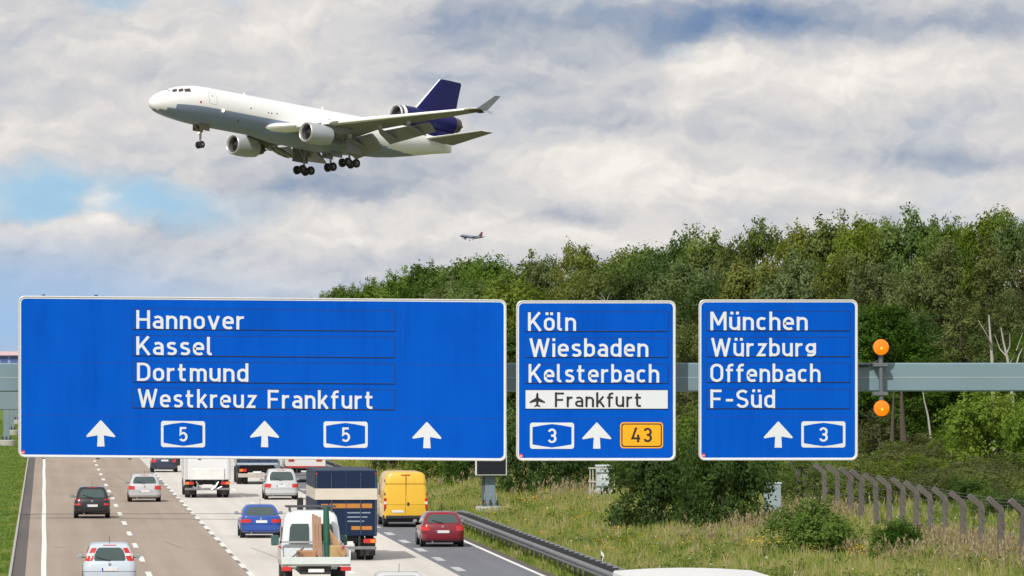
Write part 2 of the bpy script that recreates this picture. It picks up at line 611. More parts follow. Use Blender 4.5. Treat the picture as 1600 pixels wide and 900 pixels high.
bowl = stad(0, LO, Wd, XH, 0.19)
G = {}
G['H'] = (0.50, [ln((0, 0), (0, 1)), ln((0.50, 0), (0.50, 1)), ln((0, 0.5), (0.50, 0.5))])
G['a'] = (Wd - 0.02, [[[(0.02, 0.60)] + arc(0.17, XH - 0.19, 0.19, 0.19, 110, 0, 8) + [(0.36, 0)], False],
                      [[(0.36, 0.385), (0.15, 0.385)] + arc(0.15, 0.2315, 0.15, 0.1535, 90, 270, 10) + [(0.36, LO)], False]])
G['n'] = (Wd, [ln((0, 0), (0, 0.723)), arch(0, Wd)])
G['o'] = (Wd, [bowl])
G['v'] = (0.44, [ln((0.0, 0.723), (0.225, 0.0)), ln((0.215, 0.0), (0.44, 0.723))])
G['e'] = (Wd, [[[(0, 0.365), (Wd, 0.365), (Wd, 0.455)] + arc(Wd / 2, XH - 0.19, 0.19, 0.19, 0, 180, 12) + arc(0.19, LO + 0.19, 0.19, 0.19, 180, 270, 6) + [(Wd - 0.10, LO), (Wd - 0.02, 0.12)], False]])
G['r'] = (0.24, [ln((0, 0), (0, 0.723)), [[(0, 0.40)] + arc(0.2, XH - 0.2, 0.2, 0.2, 180, 90, 6) + [(0.28, XH)], False]])
G['K'] = (0.50, [ln((0, 0), (0, 1)), ln((0.49, 1), (0.02, 0.36)), ln((0.17, 0.56), (0.53, 0))])
G['s'] = (0.35, [[[(0.34, 0.605), (0.26, XH), (0.12, XH), (0.04, 0.60), (0.02, 0.51), (0.06, 0.425), (0.14, 0.39), (0.23, 0.355), (0.32, 0.31), (0.35, 0.22), (0.32, 0.125), (0.24, LO), (0.09, LO), (0.0, 0.125)], False]])
G['l'] = (0.12, [[[(0, 1), (0, 0.18)] + arc(0.10, 0.178, 0.10, 0.10, 180, 270, 5) + [(0.15, LO)], False]])
G['D'] = (0.48, [[[(0, LO), (0, HI), (0.22, HI)] + arc(0.22, 0.66, 0.26, 0.262, 90, 0, 7) + arc(0.22, 0.34, 0.26, 0.262, 0, -90, 7) + [(0, LO)], True]])
G['t'] = (0.30, [[[(0.08, 0.93), (0.08, 0.2)] + arc(0.20, 0.198, 0.12, 0.12, 180, 270, 5) + [(0.30, LO)], False], ln((-0.06, XH), (0.30, XH))])
G['m'] = (0.64, [ln((0, 0), (0, 0.723)), arch(0, 0.32), arch(0.32, 0.32)])
G['u'] = (Wd, [[[(0, 0.723)] + arc(0.19, LO + 0.19, 0.19, 0.19, 180, 360, 12), False], ln((Wd, 0), (Wd, 0.723))])
G['d'] = (Wd, [bowl, ln((Wd, 0), (Wd, 1))])
G['b'] = (Wd, [bowl, ln((0, 0), (0, 1))])
G['W'] = (0.84, [ln((0, 1), (0.215, 0.0)), ln((0.205, 0.0), (0.42, 0.95)), ln((0.42, 0.95), (0.635, 0.0)), ln((0.625, 0.0), (0.84, 1))])
G['k'] = (0.38, [ln((0, 0), (0, 1)), ln((0.36, 0.723), (0.02, 0.25)), ln((0.13, 0.42), (0.40, 0))])
G['z'] = (0.36, [ln((0, XH), (0.35, XH), (0.02, LO), (0.37, LO))])
G['F'] = (0.44, [ln((0, 0), (0, 1)), ln((0, HI), (0.47, HI)), ln((0, 0.49), (0.42, 0.49))])
G['f'] = (0.26, [[[(0.08, 0), (0.08, 0.78)] + arc(0.22, 0.782, 0.14, 0.14, 180, 90, 5) + [(0.31, HI)], False], ln((-0.06, XH), (0.29, XH))])
G['i'] = (0.0, [ln((0, 0), (0, 0.723)), ln((0, 0.85), (0, 1))])
G['ö'] = (Wd, [bowl] + dots(0.08, 0.30))
G['ü'] = (Wd, G['u'][1] + dots(0.06, 0.32))
G['c'] = (0.34, [[[(0.34, 0.60)] + arc(0.19, XH - 0.19, 0.19, 0.19, 70, 180, 8) + arc(0.19, LO + 0.19, 0.19, 0.19, 180, 290, 8) + [(0.34, 0.125)], False]])
G['h'] = (Wd, [ln((0, 0), (0, 1)), arch(0, Wd)])
G['M'] = (0.62, [ln((0, 0), (0, 1)), ln((0.62, 0), (0.62, 1)), ln((0.01, 0.97), (0.325, 0.28)), ln((0.295, 0.28), (0.61, 0.97))])
G['g'] = (Wd, [stad(0, 0.25, Wd, XH, 0.19), [[(Wd, 0.723), (Wd, 0.22)] + arc(Wd - 0.14, 0.218, 0.14, 0.14, 0, -90, 6) + [(0.02, LO)], False]])
G['O'] = (0.50, [stad(0, LO, 0.50, HI, 0.25)])
G['S'] = (0.46, [[[(0.44, 0.83)] + arc(0.25, HI - 0.21, 0.21, 0.21, 50, 90, 3) + arc(0.22, HI - 0.21, 0.21, 0.205, 90, 250, 9) + [(0.30, 0.47)] + arc(0.25, LO + 0.205, 0.21, 0.205, 60, -90, 9) + arc(0.22, LO + 0.205, 0.21, 0.205, 270, 225, 3) + [(0.0, 0.20)], False]])
G['-'] = (0.28, [ln((-0.02, 0.42), (0.32, 0.42))])
G['5'] = (0.40, [[[(0.39, HI), (0.07, HI), (0.045, 0.49)] + [(0.11, 0.56)] + arc(0.20, 0.33, 0.20, 0.255, 100, -90, 12) + arc(0.20, 0.33, 0.2, 0.255, 270, 215, 4), False]])
G['3'] = (0.40, [[arc(0.20, 0.70, 0.19, 0.222, 160, -70, 12) + [(0.15, 0.51)], False], [[(0.15, 0.511)] + arc(0.20, 0.30, 0.20, 0.222, 80, -160, 13), False]])
G['4'] = (0.46, [ln((0.24, 1.0), (0.0, 0.26), (0.48, 0.26)), ln((0.35, 0.52), (0.35, 0))])


def stroke_mesh(mb, pts, closed, t, tf, depth):
    """thick polyline with mitred corners; tf maps (x, y, depth) to the world"""
    n = len(pts)
    if closed and pts[0] == pts[-1]:
        pts = pts[:-1]; n -= 1
    P = [pts[0]]
    for p in pts[1:]:
        if math.hypot(p[0] - P[-1][0], p[1] - P[-1][1]) > 1e-5:
            P.append(p)
    n = len(P)
    L_, R2 = [], []
    for i, p in enumerate(P):
        a = P[i - 1] if (i > 0 or closed) else None
        b = P[(i + 1) % n] if (i < n - 1 or closed) else None

        def nrm(u, v):
            d = math.hypot(v[0] - u[0], v[1] - u[1]) or 1e-9
            return (-(v[1] - u[1]) / d, (v[0] - u[0]) / d)
        if a is None: nn = nrm(p, b); s = 1
        elif b is None: nn = nrm(a, p); s = 1
        else:
            n1, n2 = nrm(a, p), nrm(p, b)
            sx, sy = n1[0] + n2[0], n1[1] + n2[1]
            d = math.hypot(sx, sy) or 1e-9
            nn = (sx / d, sy / d)
            s = min(1 / max(nn[0] * n1[0] + nn[1] * n1[1], 0.35), 2.2)
        L_.append(tf(p[0] + nn[0] * t / 2 * s, p[1] + nn[1] * t / 2 * s, depth))
        R2.append(tf(p[0] - nn[0] * t / 2 * s, p[1] - nn[1] * t / 2 * s, depth))
    vs = L_ + R2
    fs = [(i, (i + 1) % n, n + (i + 1) % n, n + i) for i in range(n if closed else n - 1)]
    mb.add(vs, fs)


def text_width(txt, t, gap):
    w = 0
    for ch in txt:
        w += 0.42 if ch == ' ' else G[ch][0] + t + gap
    return w - gap


def text(mb, txt, x0, x1, base, cap, plane, t=T, d0=0.0):
    gap = 0.125
    w = text_width(txt, t, gap)
    sx = (x1 - x0) / w
    cur = 0.0
    k = 0
    for ch in txt:
        if ch == ' ':
            cur += 0.42
            continue
        for pts, closed in G[ch][1]:
            def tf(x, y, d, c=cur):
                return plane(x0 + (c + t / 2 + x) * sx, base - y * cap, d)
            stroke_mesh(mb, pts, closed, t, tf, d0 + 0.0012 * (k % 5))
            k += 1
        cur += G[ch][0] + t + gap


# ------------------------------------------------------------------ sign gantry in front
YB = 132.0       # front of the beam
YS = 131.35      # face of the signs


def sign_blue():
    m = bpy.data.materials.new('sign_blue')
    m.use_nodes = True
    nt = m.node_tree
    b = nt.nodes['Principled BSDF']
    b.inputs['Roughness'].default_value = 0.6
    b.inputs['Specular IOR Level'].default_value = 0.06
    tc = N(nt, 'ShaderNodeTexCoord')

    def nz(scale, st):
        mp = N(nt, 'ShaderNodeMapping'); mp.inputs['Scale'].default_value = st
        link(nt, tc.outputs['Object'], mp.inputs[0])
        n = N(nt, 'ShaderNodeTexNoise'); n.inputs['Scale'].default_value = scale; n.inputs['Detail'].default_value = 6
        link(nt, mp.outputs[0], n.inputs['Vector'])
        return n.outputs['Fac']
    a = nz(1.2, (1, 1, 0.35)); c = nz(5.0, (1.5, 1, 0.1)); d = nz(0.5, (1, 1, 1))
    f = mth(nt, 'ADD', mth(nt, 'ADD', mth(nt, 'MULTIPLY', a, 0.5), mth(nt, 'MULTIPLY', c, 0.3)), mth(nt, 'MULTIPLY', d, 0.4))
    link(nt, ramp(nt, f, [(0.30, (0.0, 0.058, 0.39)), (0.55, (0.0, 0.086, 0.52)), (0.85, (0.001, 0.106, 0.59))]), b.inputs['Base Color'])
    return m


BLUE = sign_blue()
SWHITE = mat('sign_white', (0.70, 0.735, 0.765), 0.5, 0, 0.05, 3)
SBORD = mat('sign_edge', (0.62, 0.62, 0.62), 0.45, 0.2, 0.12, 2)
SBLACK = mat('sign_black', (0.015, 0.016, 0.02), 0.5)
SYEL = mat('sign_yellow', (0.95, 0.42, 0.003), 0.5, 0, 0.04, 3)
SRED = mat('sticker_red', (0.75, 0.03, 0.04), 0.5)
SEAM = mat('sign_seam', (0.0, 0.05, 0.38), 0.6)
BACKM = mat('sign_back', (0.30, 0.32, 0.34), 0.5, 0.4, 0.2, 2)


def make_sign(label, x0, y0, x1, y1, tilt, rows, arrows, shields, b43=None, clamps=(), seams_v=(), seams_h=(), nocornerL=False):
    def pl(px, py, d=0.0):
        return at(px, py + tilt * (px - x0), YS - d)
    root_p = at((x0 + x1) / 2, y1, YS)
    root = empty('direction_sign', root_p, label, 'road sign', 'blue direction signs on the gantry')

    def B(mb, name, m, parent=root, **k):
        o = mb.build(name, m, None, None, **k)
        me = o.data
        off = Vector(root_p)
        me.transform(Matrix.Translation(-off))
        o.parent = parent
        return o
    cx, cy, hw, hh = (x0 + x1) / 2, (y0 + y1) / 2, (x1 - x0) / 2, (y1 - y0) / 2

    def ring(ins, r, d):
        return [pl(p[0], p[1], d) for p in rrpts(hw - ins, hh - ins, r, 6, cx, cy)]
    # white-edged frame with a raised grey outer lip and depth behind
    mb = MB()
    mb.loft([ring(0.6, 10, -0.09), ring(0, 10, -0.07), ring(0, 10, 0.012), ring(0.9, 9.4, 0.02), ring(1.9, 8.6, 0.018)], True, False, 1)
    mb.loft([ring(1.9, 8.6, 0.018), ring(2.2, 8.4, 0.004), ring(4.4, 7, 0.003)], False, False, 0)
    B(mb, 'frame', [SWHITE, SBORD])
    mb = MB()
    r = ring(4.3, 7, 0.0)
    mb.add(r, [tuple(range(len(r)))])
    B(mb, 'panel', BLUE)
    mb = MB()
    for sx in seams_v:
        mb.quad(pl(sx - .35, y0 + 5, .0015), pl(sx + .35, y0 + 5, .0015), pl(sx + .35, y1 - 5, .0015), pl(sx - .35, y1 - 5, .0015))
    for (a, b, sy) in seams_h:
        mb.quad(pl(a, sy - .3, .003), pl(b, sy - .3, .003), pl(b, sy + .3, .003), pl(a, sy + .3, .003))
    if seams_v or seams_h:
        B(mb, 'panel_seam', SEAM)
    # stiffening rails behind
    mb = MB()
    for fx in ([0.08, 0.3, 0.5, 0.7, 0.92] if x1 - x0 > 400 else [0.15, 0.85]):
        px = x0 + fx * (x1 - x0)
        mb = MB()
        mb.loft([[pl(px - 3, yy, -.17), pl(px + 3, yy, -.17), pl(px + 3, yy, -.62), pl(px - 3, yy, -.62)] for yy in (572, 606)], True, True)
        mb.loft([[pl(px - 2, yy, -.1), pl(px + 2, yy, -.1), pl(px + 2, yy, -.18), pl(px - 2, yy, -.18)] for yy in (y0 + 8, y1 - 8)], True, True)
        B(mb, 'mounting_bracket', BACKM)
    for (a, b, c, d, word, tx0, tx1, base, cap, style) in rows:
        white = style == 'white'
        mb = MB()
        e = 0.65
        mb.loft([[pl(a, b, .001), pl(c, b, .001), pl(c, d, .001), pl(a, d, .001)],
                 [pl(a, b, .014), pl(c, b, .014), pl(c, d, .014), pl(a, d, .014)],
                 [pl(a + e, b + e, .014), pl(c - e, b + e, .014), pl(c - e, d - 1.6 * e, .014), pl(a + e, d - 1.6 * e, .014)]], False, False, 1)
        mb.quad(pl(a + e, b + e, .0125), pl(c - e, b + e, .0125), pl(c - e, d - 1.6 * e, .0125), pl(a + e, d - 1.6 * e, .0125), 0)
        tp = B(mb, 'destination_plate', [SWHITE if white else BLUE, SBLACK])
        tt_ = 0.125 if white else T
        full = text_width(word, tt_, .125)
        for wi, wd in enumerate(word.split(' ')):
            pre = 0.0 if wi == 0 else text_width(word.split(' ')[0], tt_, .125) + .125 + .42
            k_ = (tx1 - tx0) / full
            mb = MB()
            text(mb, wd, tx0 + pre * k_, tx0 + (pre + text_width(wd, tt_, .125)) * k_, base, cap, pl, tt_, 0.018)
            B(mb, 'lettering', SBLACK if white else SWHITE, tp)
        if white:
            mb = MB()
            # small aircraft pictogram pointing up
            half = [(0, -13), (1.6, -11), (2.0, -4), (12, 3.0), (12, 5.4), (2.0, 2.6), (1.6, 8), (5, 10.6), (5, 12), (0, 10.8)]
            cxp, cyp = 839.5, 625
            poly = half + [(-x, y) for x, y in half[-2:0:-1]]
            mb.add([pl(cxp + x, cyp + y * .9, .019) for x, y in poly], [tuple(range(len(poly)))])
            B(mb, 'aircraft_symbol', SBLACK, tp)
    for (ax, ay) in arrows:
        half = [(0, 0), (1.2, 0.7), (22.2, 23.8), (22.6, 25.4), (21.2, 26.4), (4.8, 23.6), (5.8, 41)]
        poly = half + [(-x, y) for x, y in half[:0:-1]]
        mb = MB()
        mb.add([pl(ax + x, ay + y, .007) for x, y in poly], [tuple(range(len(poly)))])
        B(mb, 'lane_arrow', SWHITE)
    for (sx, sy, num) in shields:
        mb = MB()
        poly = rrpts(34.5, 20.5, 4, 4, sx, sy)
        mb.add([pl(x, y, .006) for x, y in poly], [tuple(range(len(poly)))], 0)
        hexp = [(-30.5, -13.5), (-15, -16.3), (0, -18.3), (15, -16.3), (30.5, -13.5), (30.5, 13.5), (15, 16.3), (0, 18.3), (-15, 16.3), (-30.5, 13.5)]
        mb.add([pl(sx + x, sy + y, .009) for x, y in hexp], [tuple(range(len(hexp)))], 1)
        sh = B(mb, 'motorway_shield', [SWHITE, BLUE])
        mb = MB()
        text(mb, num, sx - 7, sx + 7, sy + 11.6, 23, pl, T, .012)
        B(mb, 'number', SWHITE, sh)
    if b43:
        sx, sy = b43
        mb = MB()
        for hw2, hh2, rr_, dd, mi in ((33.5, 20.3, 5, .006, 0), (31.6, 18.3, 4, .009, 1), (29.8, 16.5, 3, .012, 0)):
            poly = rrpts(hw2, hh2, rr_, 4, sx, sy)
            mb.add([pl(x, y, dd) for x, y in poly], [tuple(range(len(poly)))], mi)
        sh = B(mb, 'federal_road_shield', [SYEL, SBLACK])
        mb = MB()
        text(mb, '43', sx - 16.2, sx + 16.2, sy + 11, 23, pl, 0.135, .015)
        B(mb, 'number', SBLACK, sh)
    mb = MB()
    poly = [(x0 + 7.6 + 3 * math.cos(k * .4488), y1 - 8 + 3 * math.sin(k * .4488)) for k in range(14)]
    mb.add([pl(x, y, .012) for x, y in poly], [tuple(range(14))], 0)
    mb.quad(*[pl(x0 + 7.6 + x, y1 - 8 + y, .014) for x, y in ((-2, -.2), (2, -.2), (2, 1.2), (-2, 1.2))], 1)
    B(mb, 'sticker', [SRED, SWHITE])
    for (cxp, top) in clamps:
        mb = MB()
        yy = y0 - 1.4 if top else y1 + 1.2
        vs = [pl(cxp + x, yy + y, d) for d in (0.0, -.07) for x, y in ((-2.6, -.9), (2.6, -.9), (2.6, .9), (-2.6, .9))]
        mb.add(vs, [(0, 1, 2, 3), (4, 7, 6, 5), (0, 4, 5, 1), (1, 5, 6, 2), (2, 6, 7, 3), (3, 7, 4, 0)])
        B(mb, 'clamp', DARK)
    return root


o1 = 1.4
make_sign('widest blue sign listing Hannover, Kassel, Dortmund and Westkreuz Frankfurt above three white arrows', 28.5, 462, 791.5, 714.5, 0.0079,
          [(206, 482 - o1, 617, 515 - o1 - .5, 'Hannover', 213, 382, 513.5 - o1, 29, ''),
           (206.5, 524 - o1, 617, 556 - o1, 'Kassel', 213, 332, 554.5 - o1, 29, ''),
           (207, 565 - o1, 617, 597 - o1, 'Dortmund', 214, 388, 595.3 - o1, 29, ''),
           (207, 606 - o1, 617, 637.5 - o1, 'Westkreuz Frankfurt', 215, 584, 636.3 - o1, 29, '')],
          [(157.5, 655.6), (413.5, 654.6), (667, 654.2)], [(286, 676.3, '5'), (540, 675, '5')], None,
          [(68, True), (150, True), (68, False), (153, False), (203, False), (312, False)],
          (193.5, 630.5), ((34, 193, 565.5), (34, 193, 649), (631, 787, 565), (631, 787, 648), (193, 631, 649)))
make_sign('middle blue sign listing Köln, Wiesbaden and Kelsterbach over a white airport row', 806.5, 469.5, 1056, 720, 0.0,
          [(820, 487, 1044, 518, 'Köln', 825, 900, 517, 29, ''), (820, 528, 1044, 558.5, 'Wiesbaden', 827, 1013, 557.6, 29, ''),
           (820.5, 568.5, 1044, 599, 'Kelsterbach', 826, 1030, 597.8, 29, ''), (820.5, 609, 1044, 639.5, 'Frankfurt', 867, 1003, 636, 23, 'white')],
          [(932.5, 660)], [(862.5, 680.8, '3')], (1002.5, 680), [], (), ((811, 1052, 654),))
make_sign('rightmost blue sign listing München, Würzburg, Offenbach and F-Süd', 1091.5, 468, 1340.5, 719.5, 0.0,
          [(1104, 486.5, 1328, 517, 'München', 1110, 1262, 516, 29, ''), (1104, 527, 1328, 557.5, 'Würzburg', 1111, 1275, 557, 29, ''),
           (1104, 567.5, 1328, 597.5, 'Offenbach', 1110, 1282, 597, 29, ''), (1104, 608, 1328, 638.8, 'F-Süd', 1110, 1211, 637.5, 29, '')],
          [(1216, 658.5)], [(1286.5, 678.8, '3')], None, [], (), ((1096, 1336, 652),))

# front gantry: a deep box beam on two portal legs beyond the picture's edges
zt, zb = at(800, 567, YB).z, at(800, 612, YB).z
gr = empty('sign_gantry', (-3.4, YB + .3, 0.05), 'grey green box beam carrying the three large blue signs', 'sign gantry')
go = Vector(gr.location)
mb = MB().box(-3.4, 27.5, YB, YB + 0.62, zb, zt, c=0.03)
for x in np.arange(-2.0, 27, 3.05):
    pass
mb.build('beam', GANTRY, gr).data.transform(Matrix.Translation(-go))
mb = MB().box(-3.4, 27.5, YB - 0.006, YB - 0.001, (zt + zb) / 2 - .012, (zt + zb) / 2 + .004)
mb.build('beam_seam', mat('beam_seam', (0.42, 0.47, 0.49), 0.5), gr).data.transform(Matrix.Translation(-go))
for x in (-3.4, 27.0):
    z0 = gzf(x, YB)
    mb = MB().box(x - .3, x + .3, YB + .02, YB + .6, z0 + 0.35, zb, c=.03).box(x - .45, x + .45, YB - .13, YB + .75, z0 + .3, z0 + .35)
    mb.build('leg', GANTRY, gr).data.transform(Matrix.Translation(-go))
    mb = MB().lathe((x, YB + .3, z0 - .3), (0, 0, 1), [(0, .75), (.58, .75), (.62, .7)], 24, 0, True, True)
    mb.build('footing', CONC, gr, smooth=40).data.transform(Matrix.Translation(-go))

# amber lamps on their pole
AMB = mat('amber_lens', (0.98, 0.24, 0.0), 0.25, 0, 0.06, 12, coat=0.6, emit=0.12)
AMBC = mat('painted_glint', (1.0, 0.55, 0.05), 0.2, 0, 0.02, 3, emit=0.7)  # painted highlight: a glowing colour imitates the glint on the lens
LGREY = mat('lamp_pole_grey', (0.16, 0.18, 0.19), 0.5, 0.3)
bp = at(1377, 640, YB - .35)
br = empty('warning_beacon', (bp.x, bp.y, bp.z), 'pair of round amber lamps on a short pole clamped to the beam', 'warning light')
bo = Vector(br.location)
p_top, p_bot = at(1376, 546, YB - .22), at(1377.5, 636, YB - .22)
mb = MB().cyl(p_top, p_bot, .055, n=10)
zc = at(1377, 570, YB).z
for zz in (zc, at(1377, 615, YB).z):
    mb.box(bp.x - .17, bp.x + .17, YB - .30, YB - .012, zz - .045, zz + .045, c=.01)
mb.build('pole', LGREY, br, smooth=40).data.transform(Matrix.Translation(-bo))
for (px, py) in ((1376.5, 542.5), (1377.5, 638)):
    p = at(px, py, YB - .34)
    h = MB().lathe(p, (0, 1, 0), [(0.0, .19), (.07, .185), (.13, .12), (.14, .0)], 24).build('lamp_housing', DARK, br, smooth=40)
    h.data.transform(Matrix.Translation(-bo))
    l = MB().lathe(p, (0, -1, 0), [(0, .185), (.012, .183), (.018, .165), (.026, .1), (.03, .0)], 28).build('lens', AMB, h, smooth=60)
    l.data.transform(Matrix.Translation(-bo))
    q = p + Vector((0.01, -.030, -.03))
    g = MB().lathe(q, (0, -1, 0), [(0, .03), (.01, .022), (.014, 0)], 12).build('lens_glint_disc', AMBC, h, smooth=60)  # small glowing disc added as the reflection on the unlit lens
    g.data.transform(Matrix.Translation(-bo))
mb = MB()
pts = [at(x, y, YB - .08) for x, y in ((1341, 571), (1348, 571.5), (1356, 570.5), (1364, 568), (1371, 565), (1376, 562))]
mb.tube(pts, .035, 8)
mb.build('cable', DARK, br, smooth=60).data.transform(Matrix.Translation(-bo))


# ------------------------------------------------------------------ rear gantries and the dark variable sign
def rear_gantry(name_label, D, xp_right, z0, z1, left=True, legs=(-3.3,), extra=None):
    root = empty('gantry', (legs[0], D, gzf(legs[0], D)), name_label, 'gantry')
    o = Vector(root.location)
    xe = xp_right if xp_right is not None else legs[0] + 0.4
    mb = MB().box(-14.0 if xp_right is None else -3.6, xe, D, D + .5, z0, z1, c=.03)
    mb.build('beam', mat('rear_gantry_paint', srgb(120, 138, 146), 0.5, 0, .1, .8), root).data.transform(Matrix.Translation(-o))
    for x in legs:
        zg = gzf(x, D)
        mb = MB().box(x - .26, x + .26, D + .0, D + .5, zg + .55, z0, c=.03)
        mb.box(x - .5, x + .5, D - .2, D + .7, zg + .5, zg + .55)
        for sx in (-1, 0, 1):      # gusset plates at the foot
            for yy in (D - .16,):
                mb.add([(x + sx * .3 - .02, yy, zg + .55), (x + sx * .3 + .02, yy, zg + .55), (x + sx * .27 + .02, yy + .17, zg + 1.15), (x + sx * .27 - .02, yy + .17, zg + 1.15)], [(0, 1, 2, 3)])
        mb.build('leg', STEEL if False else mat('rear_gantry_paint', (0, 0, 0)), root).data.transform(Matrix.Translation(-o))
        for sx in (-1, 0, 1):
            mb = MB().cyl((x + sx * .33, D - .15, zg + .54), (x + sx * .33, D - .15, zg + .82), .07, .04, 8)
            mb.build('anchor_bolt', DARK, root).data.transform(Matrix.Translation(-o))
        mb = MB().lathe((x, D + .25, zg - .4), (0, 0, 1), [(0, .72), (.84, .72), (.9, .66)], 28, 0, True, True)
        mb.build('footing', CONC, root, smooth=40).data.transform(Matrix.Translation(-o))
    return root, o


pb = at(766, 800, 277)
GX2 = pb.x
root2, o2 = rear_gantry('second grey gantry behind, its post standing on a round concrete base by the guardrail', 277.0, GX2 + .4, 5.15, 6.02, legs=(GX2, -3.3))
a_, b_ = at(743, 700, 276.6), at(792, 743, 276.6)
zg = gzf(GX2, 277)
mb = MB().box(a_.x, b_.x, 276.55, 276.9, b_.z, b_.z + 1.9, c=.02)
dsp = empty('variable_message_sign', (GX2, 276.7, b_.z), 'switched off black display panel with thin white edge, partly hidden behind the widest sign', 'display sign')
od = Vector(dsp.location)
mb.build('housing', mat('display_edge', (0.7, 0.7, 0.7), 0.5), dsp).data.transform(Matrix.Translation(-od))
mb = MB().box(a_.x + .06, b_.x - .06, 276.53, 276.549, b_.z + .06, b_.z + 1.84)
for k in range(6):
    z = b_.z + .3 + .27 * k
    mb.box(a_.x + .1, b_.x - .1, 276.515, 276.529, z, z + .1)
mb.build('screen', mat('display_black', (0.012, 0.013, 0.022), .35), dsp).data.transform(Matrix.Translation(-od))
mb = MB().box(GX2 - .12, GX2 + .12, 276.9, 276.99, b_.z + .3, b_.z + 1.5)
mb.build('bracket', STEEL, dsp).data.transform(Matrix.Translation(-od))
# equipment box hung beside the post
ca, cb = at(753, 742, 277.1), at(761, 789, 277.1)
mb = MB().box(ca.x, GX2 - .262, 277.02, 277.5, cb.z, ca.z, c=.02)
mb.build('control_box', mat('control_box', (0.10, 0.115, 0.13), .5), root2).data.transform(Matrix.Translation(-o2))
for (px, D, lb) in ((10, 495, 'grey post with footing on the median grass at the left edge, closest of three'),
                    (17.5, 563, 'grey post with footing on the median grass, middle of three in line'),
                    (23.5, 654, 'pale grey post touching the left side of the widest sign, farthest of three')):
    X = at(px, 690, D).x
    rear_gantry(lb, float(D), None, 6.1, 6.9, legs=(X,))

# distant hall on the horizon at the left
hx0, hx1 = at(-160, 553, 2600).x, at(60, 553, 2600).x
hall = empty('hall', (0, 2600, 0), 'long low hall with pinkish roof on the far left horizon', 'building')
MB().box(hx0, hx1, 2600, 2660, 0, 8.2).build('wall', mat('hall_wall', srgb(150, 170, 205), .8), hall).data.transform(Matrix.Translation((0, -2600, 0)))
MB().box(hx0 - 1, hx1 + 1, 2598, 2662, 8.2, 10.0).build('roof', mat('hall_roof', srgb(225, 195, 200), .7), hall).data.transform(Matrix.Translation((0, -2600, 0)))
x = hx0 + 2
while x < hx1 - 5:
    MB().box(x, x + 3.2, 2599.7, 2599.95, 4.6, 7.6).build('window', mat('hall_window', srgb(84, 104, 160), .3), hall).data.transform(Matrix.Translation((0, -2600, 0)))
    x += 4.4


# ------------------------------------------------------------------ guardrails
def wbeam(mb, x, pts):
    prof = [(0.0, .31), (-.03, .27), (-.08, .25), (-.08, .19), (-.02, .165), (-.02, .145), (-.08, .12), (-.08, .06), (-.03, .04), (0.0, 0.0)]
    rings = []
    for (y, dz) in pts:
        rings.append([(x + px, y, dz + pz) for px, pz in prof] + [(x + px + .012, y, dz + pz) for px, pz in prof[::-1]])
    mb.loft(rings, True, True)


def guardrail(label, y0, y1, taper):
    root = empty('guardrail', (18.25, y0, 0), label, 'guardrail', 'guardrails along the right verge')
    o = Vector(root.location)
    pts = [(y, .44) for y in np.arange(y0, y1 - (13 if taper else 0) + .1, 4.0)]
    if taper:
        yl = pts[-1][0]
        for k in range(1, 9):
            t = k / 8
            pts.append((yl + 13 * t, .44 - .62 * t * t))
    for xx, nm in ((18.22, 'beam'), (18.92, 'rear_beam')):
        mb = MB(); wbeam(mb, xx, pts)
        mb.build(nm, STEEL, root, smooth=50).data.transform(Matrix.Translation(-o))
    n = 0
    for y in np.arange(y0 + 1, y1 - (14 if taper else 1), 2.0):
        if n >= 98: break
        n += 1
        mb = MB().box(18.24, 18.90, y - .06, y + .06, .66, .735)
        mb.box(18.50, 18.60, y - .05, y + .05, -.2, .66)
        mb.build('post', mat('rail_spacer', (0.04, 0.042, 0.045), .7, .2), root).data.transform(Matrix.Translation(-o))
    return root


guardrail('long grey guardrail along the right verge, sloping into the grass by the yellow van', 150.0, 271.0, True)
guardrail('short distant stretch of guardrail beyond the dark blue box truck', 338.0, 430.0, False)


def delineator(px, py, D, label):
    p = at(px, py, D)
    g = empty('delineator_post', (p.x, p.y, gzf(p.x, p.y)), label, 'delineator', 'white delineator posts behind the guardrail')
    H = p.z - gzf(p.x, p.y)
    sect = [(-.06, 0), (.06, 0), (.03, .1), (-.03, .1)]
    ring = lambda z, dz=0: [(x, y, z + dz * x) for x, y in sect]
    MB().loft([ring(-.1), ring(H, -1.2)], True, True).build('body', WHITE, g)
    ring2 = lambda z, dz: [(x * 1.04, y * 1.0 - .003, z + dz * x) for x, y in sect]
    MB().loft([ring2(H - .42, -1.2), ring2(H - .16, -1.2)], True, True).build('black_band', SBLACK, g)
    MB().box(-.022, .022, -.012, -.0045, H - .37, H - .2).build('reflector', mat('reflector', (.8, .8, .8), .3), g)


delineator(762, 807, 266, 'white delineator post with black band in front of the round concrete base')
delineator(941.5, 863, 205, 'white delineator post with black band behind the nearer guardrail, by itself in the grass')

# ------------------------------------------------------------------ cabinets
CAB = mat('cabinet_grey', srgb(190, 200, 208), .5, 0, .06, 2)
p = at(942, 783, 283)
zg = gzf(p.x, p.y)
cabr = empty('switch_cabinet', (p.x, p.y, zg), 'pale grey switch cabinet on a concrete block behind a small railing', 'cabinet')
MB().box(-.62, .62, -.2, .8, -.5, .62, c=.02).build('plinth', CONC, cabr)
zt_ = at(942, 727, 283).z - zg
MB().box(-.32, .32, -.05, .4, .62, zt_ - .08, c=.02).build('body', CAB, cabr)
MB().box(-.36, .36, -.1, .45, zt_ - .08, zt_ + .02, c=.02).build('lid', CAB, cabr)
MB().box(-.12, .24, -.062, -.052, zt_ - .62, zt_ - .28).build('notice', SWHITE, cabr)
mb = MB()
for z in (1.05, 1.72):
    mb.box(-.74, -.06 if z < 1.5 else .62, -.32, -.27, z - .035, z + .035)
for x in (-.66, -.52):
    mb.box(x - .025, x + .025, -.269, -.22, -.1, 1.75)
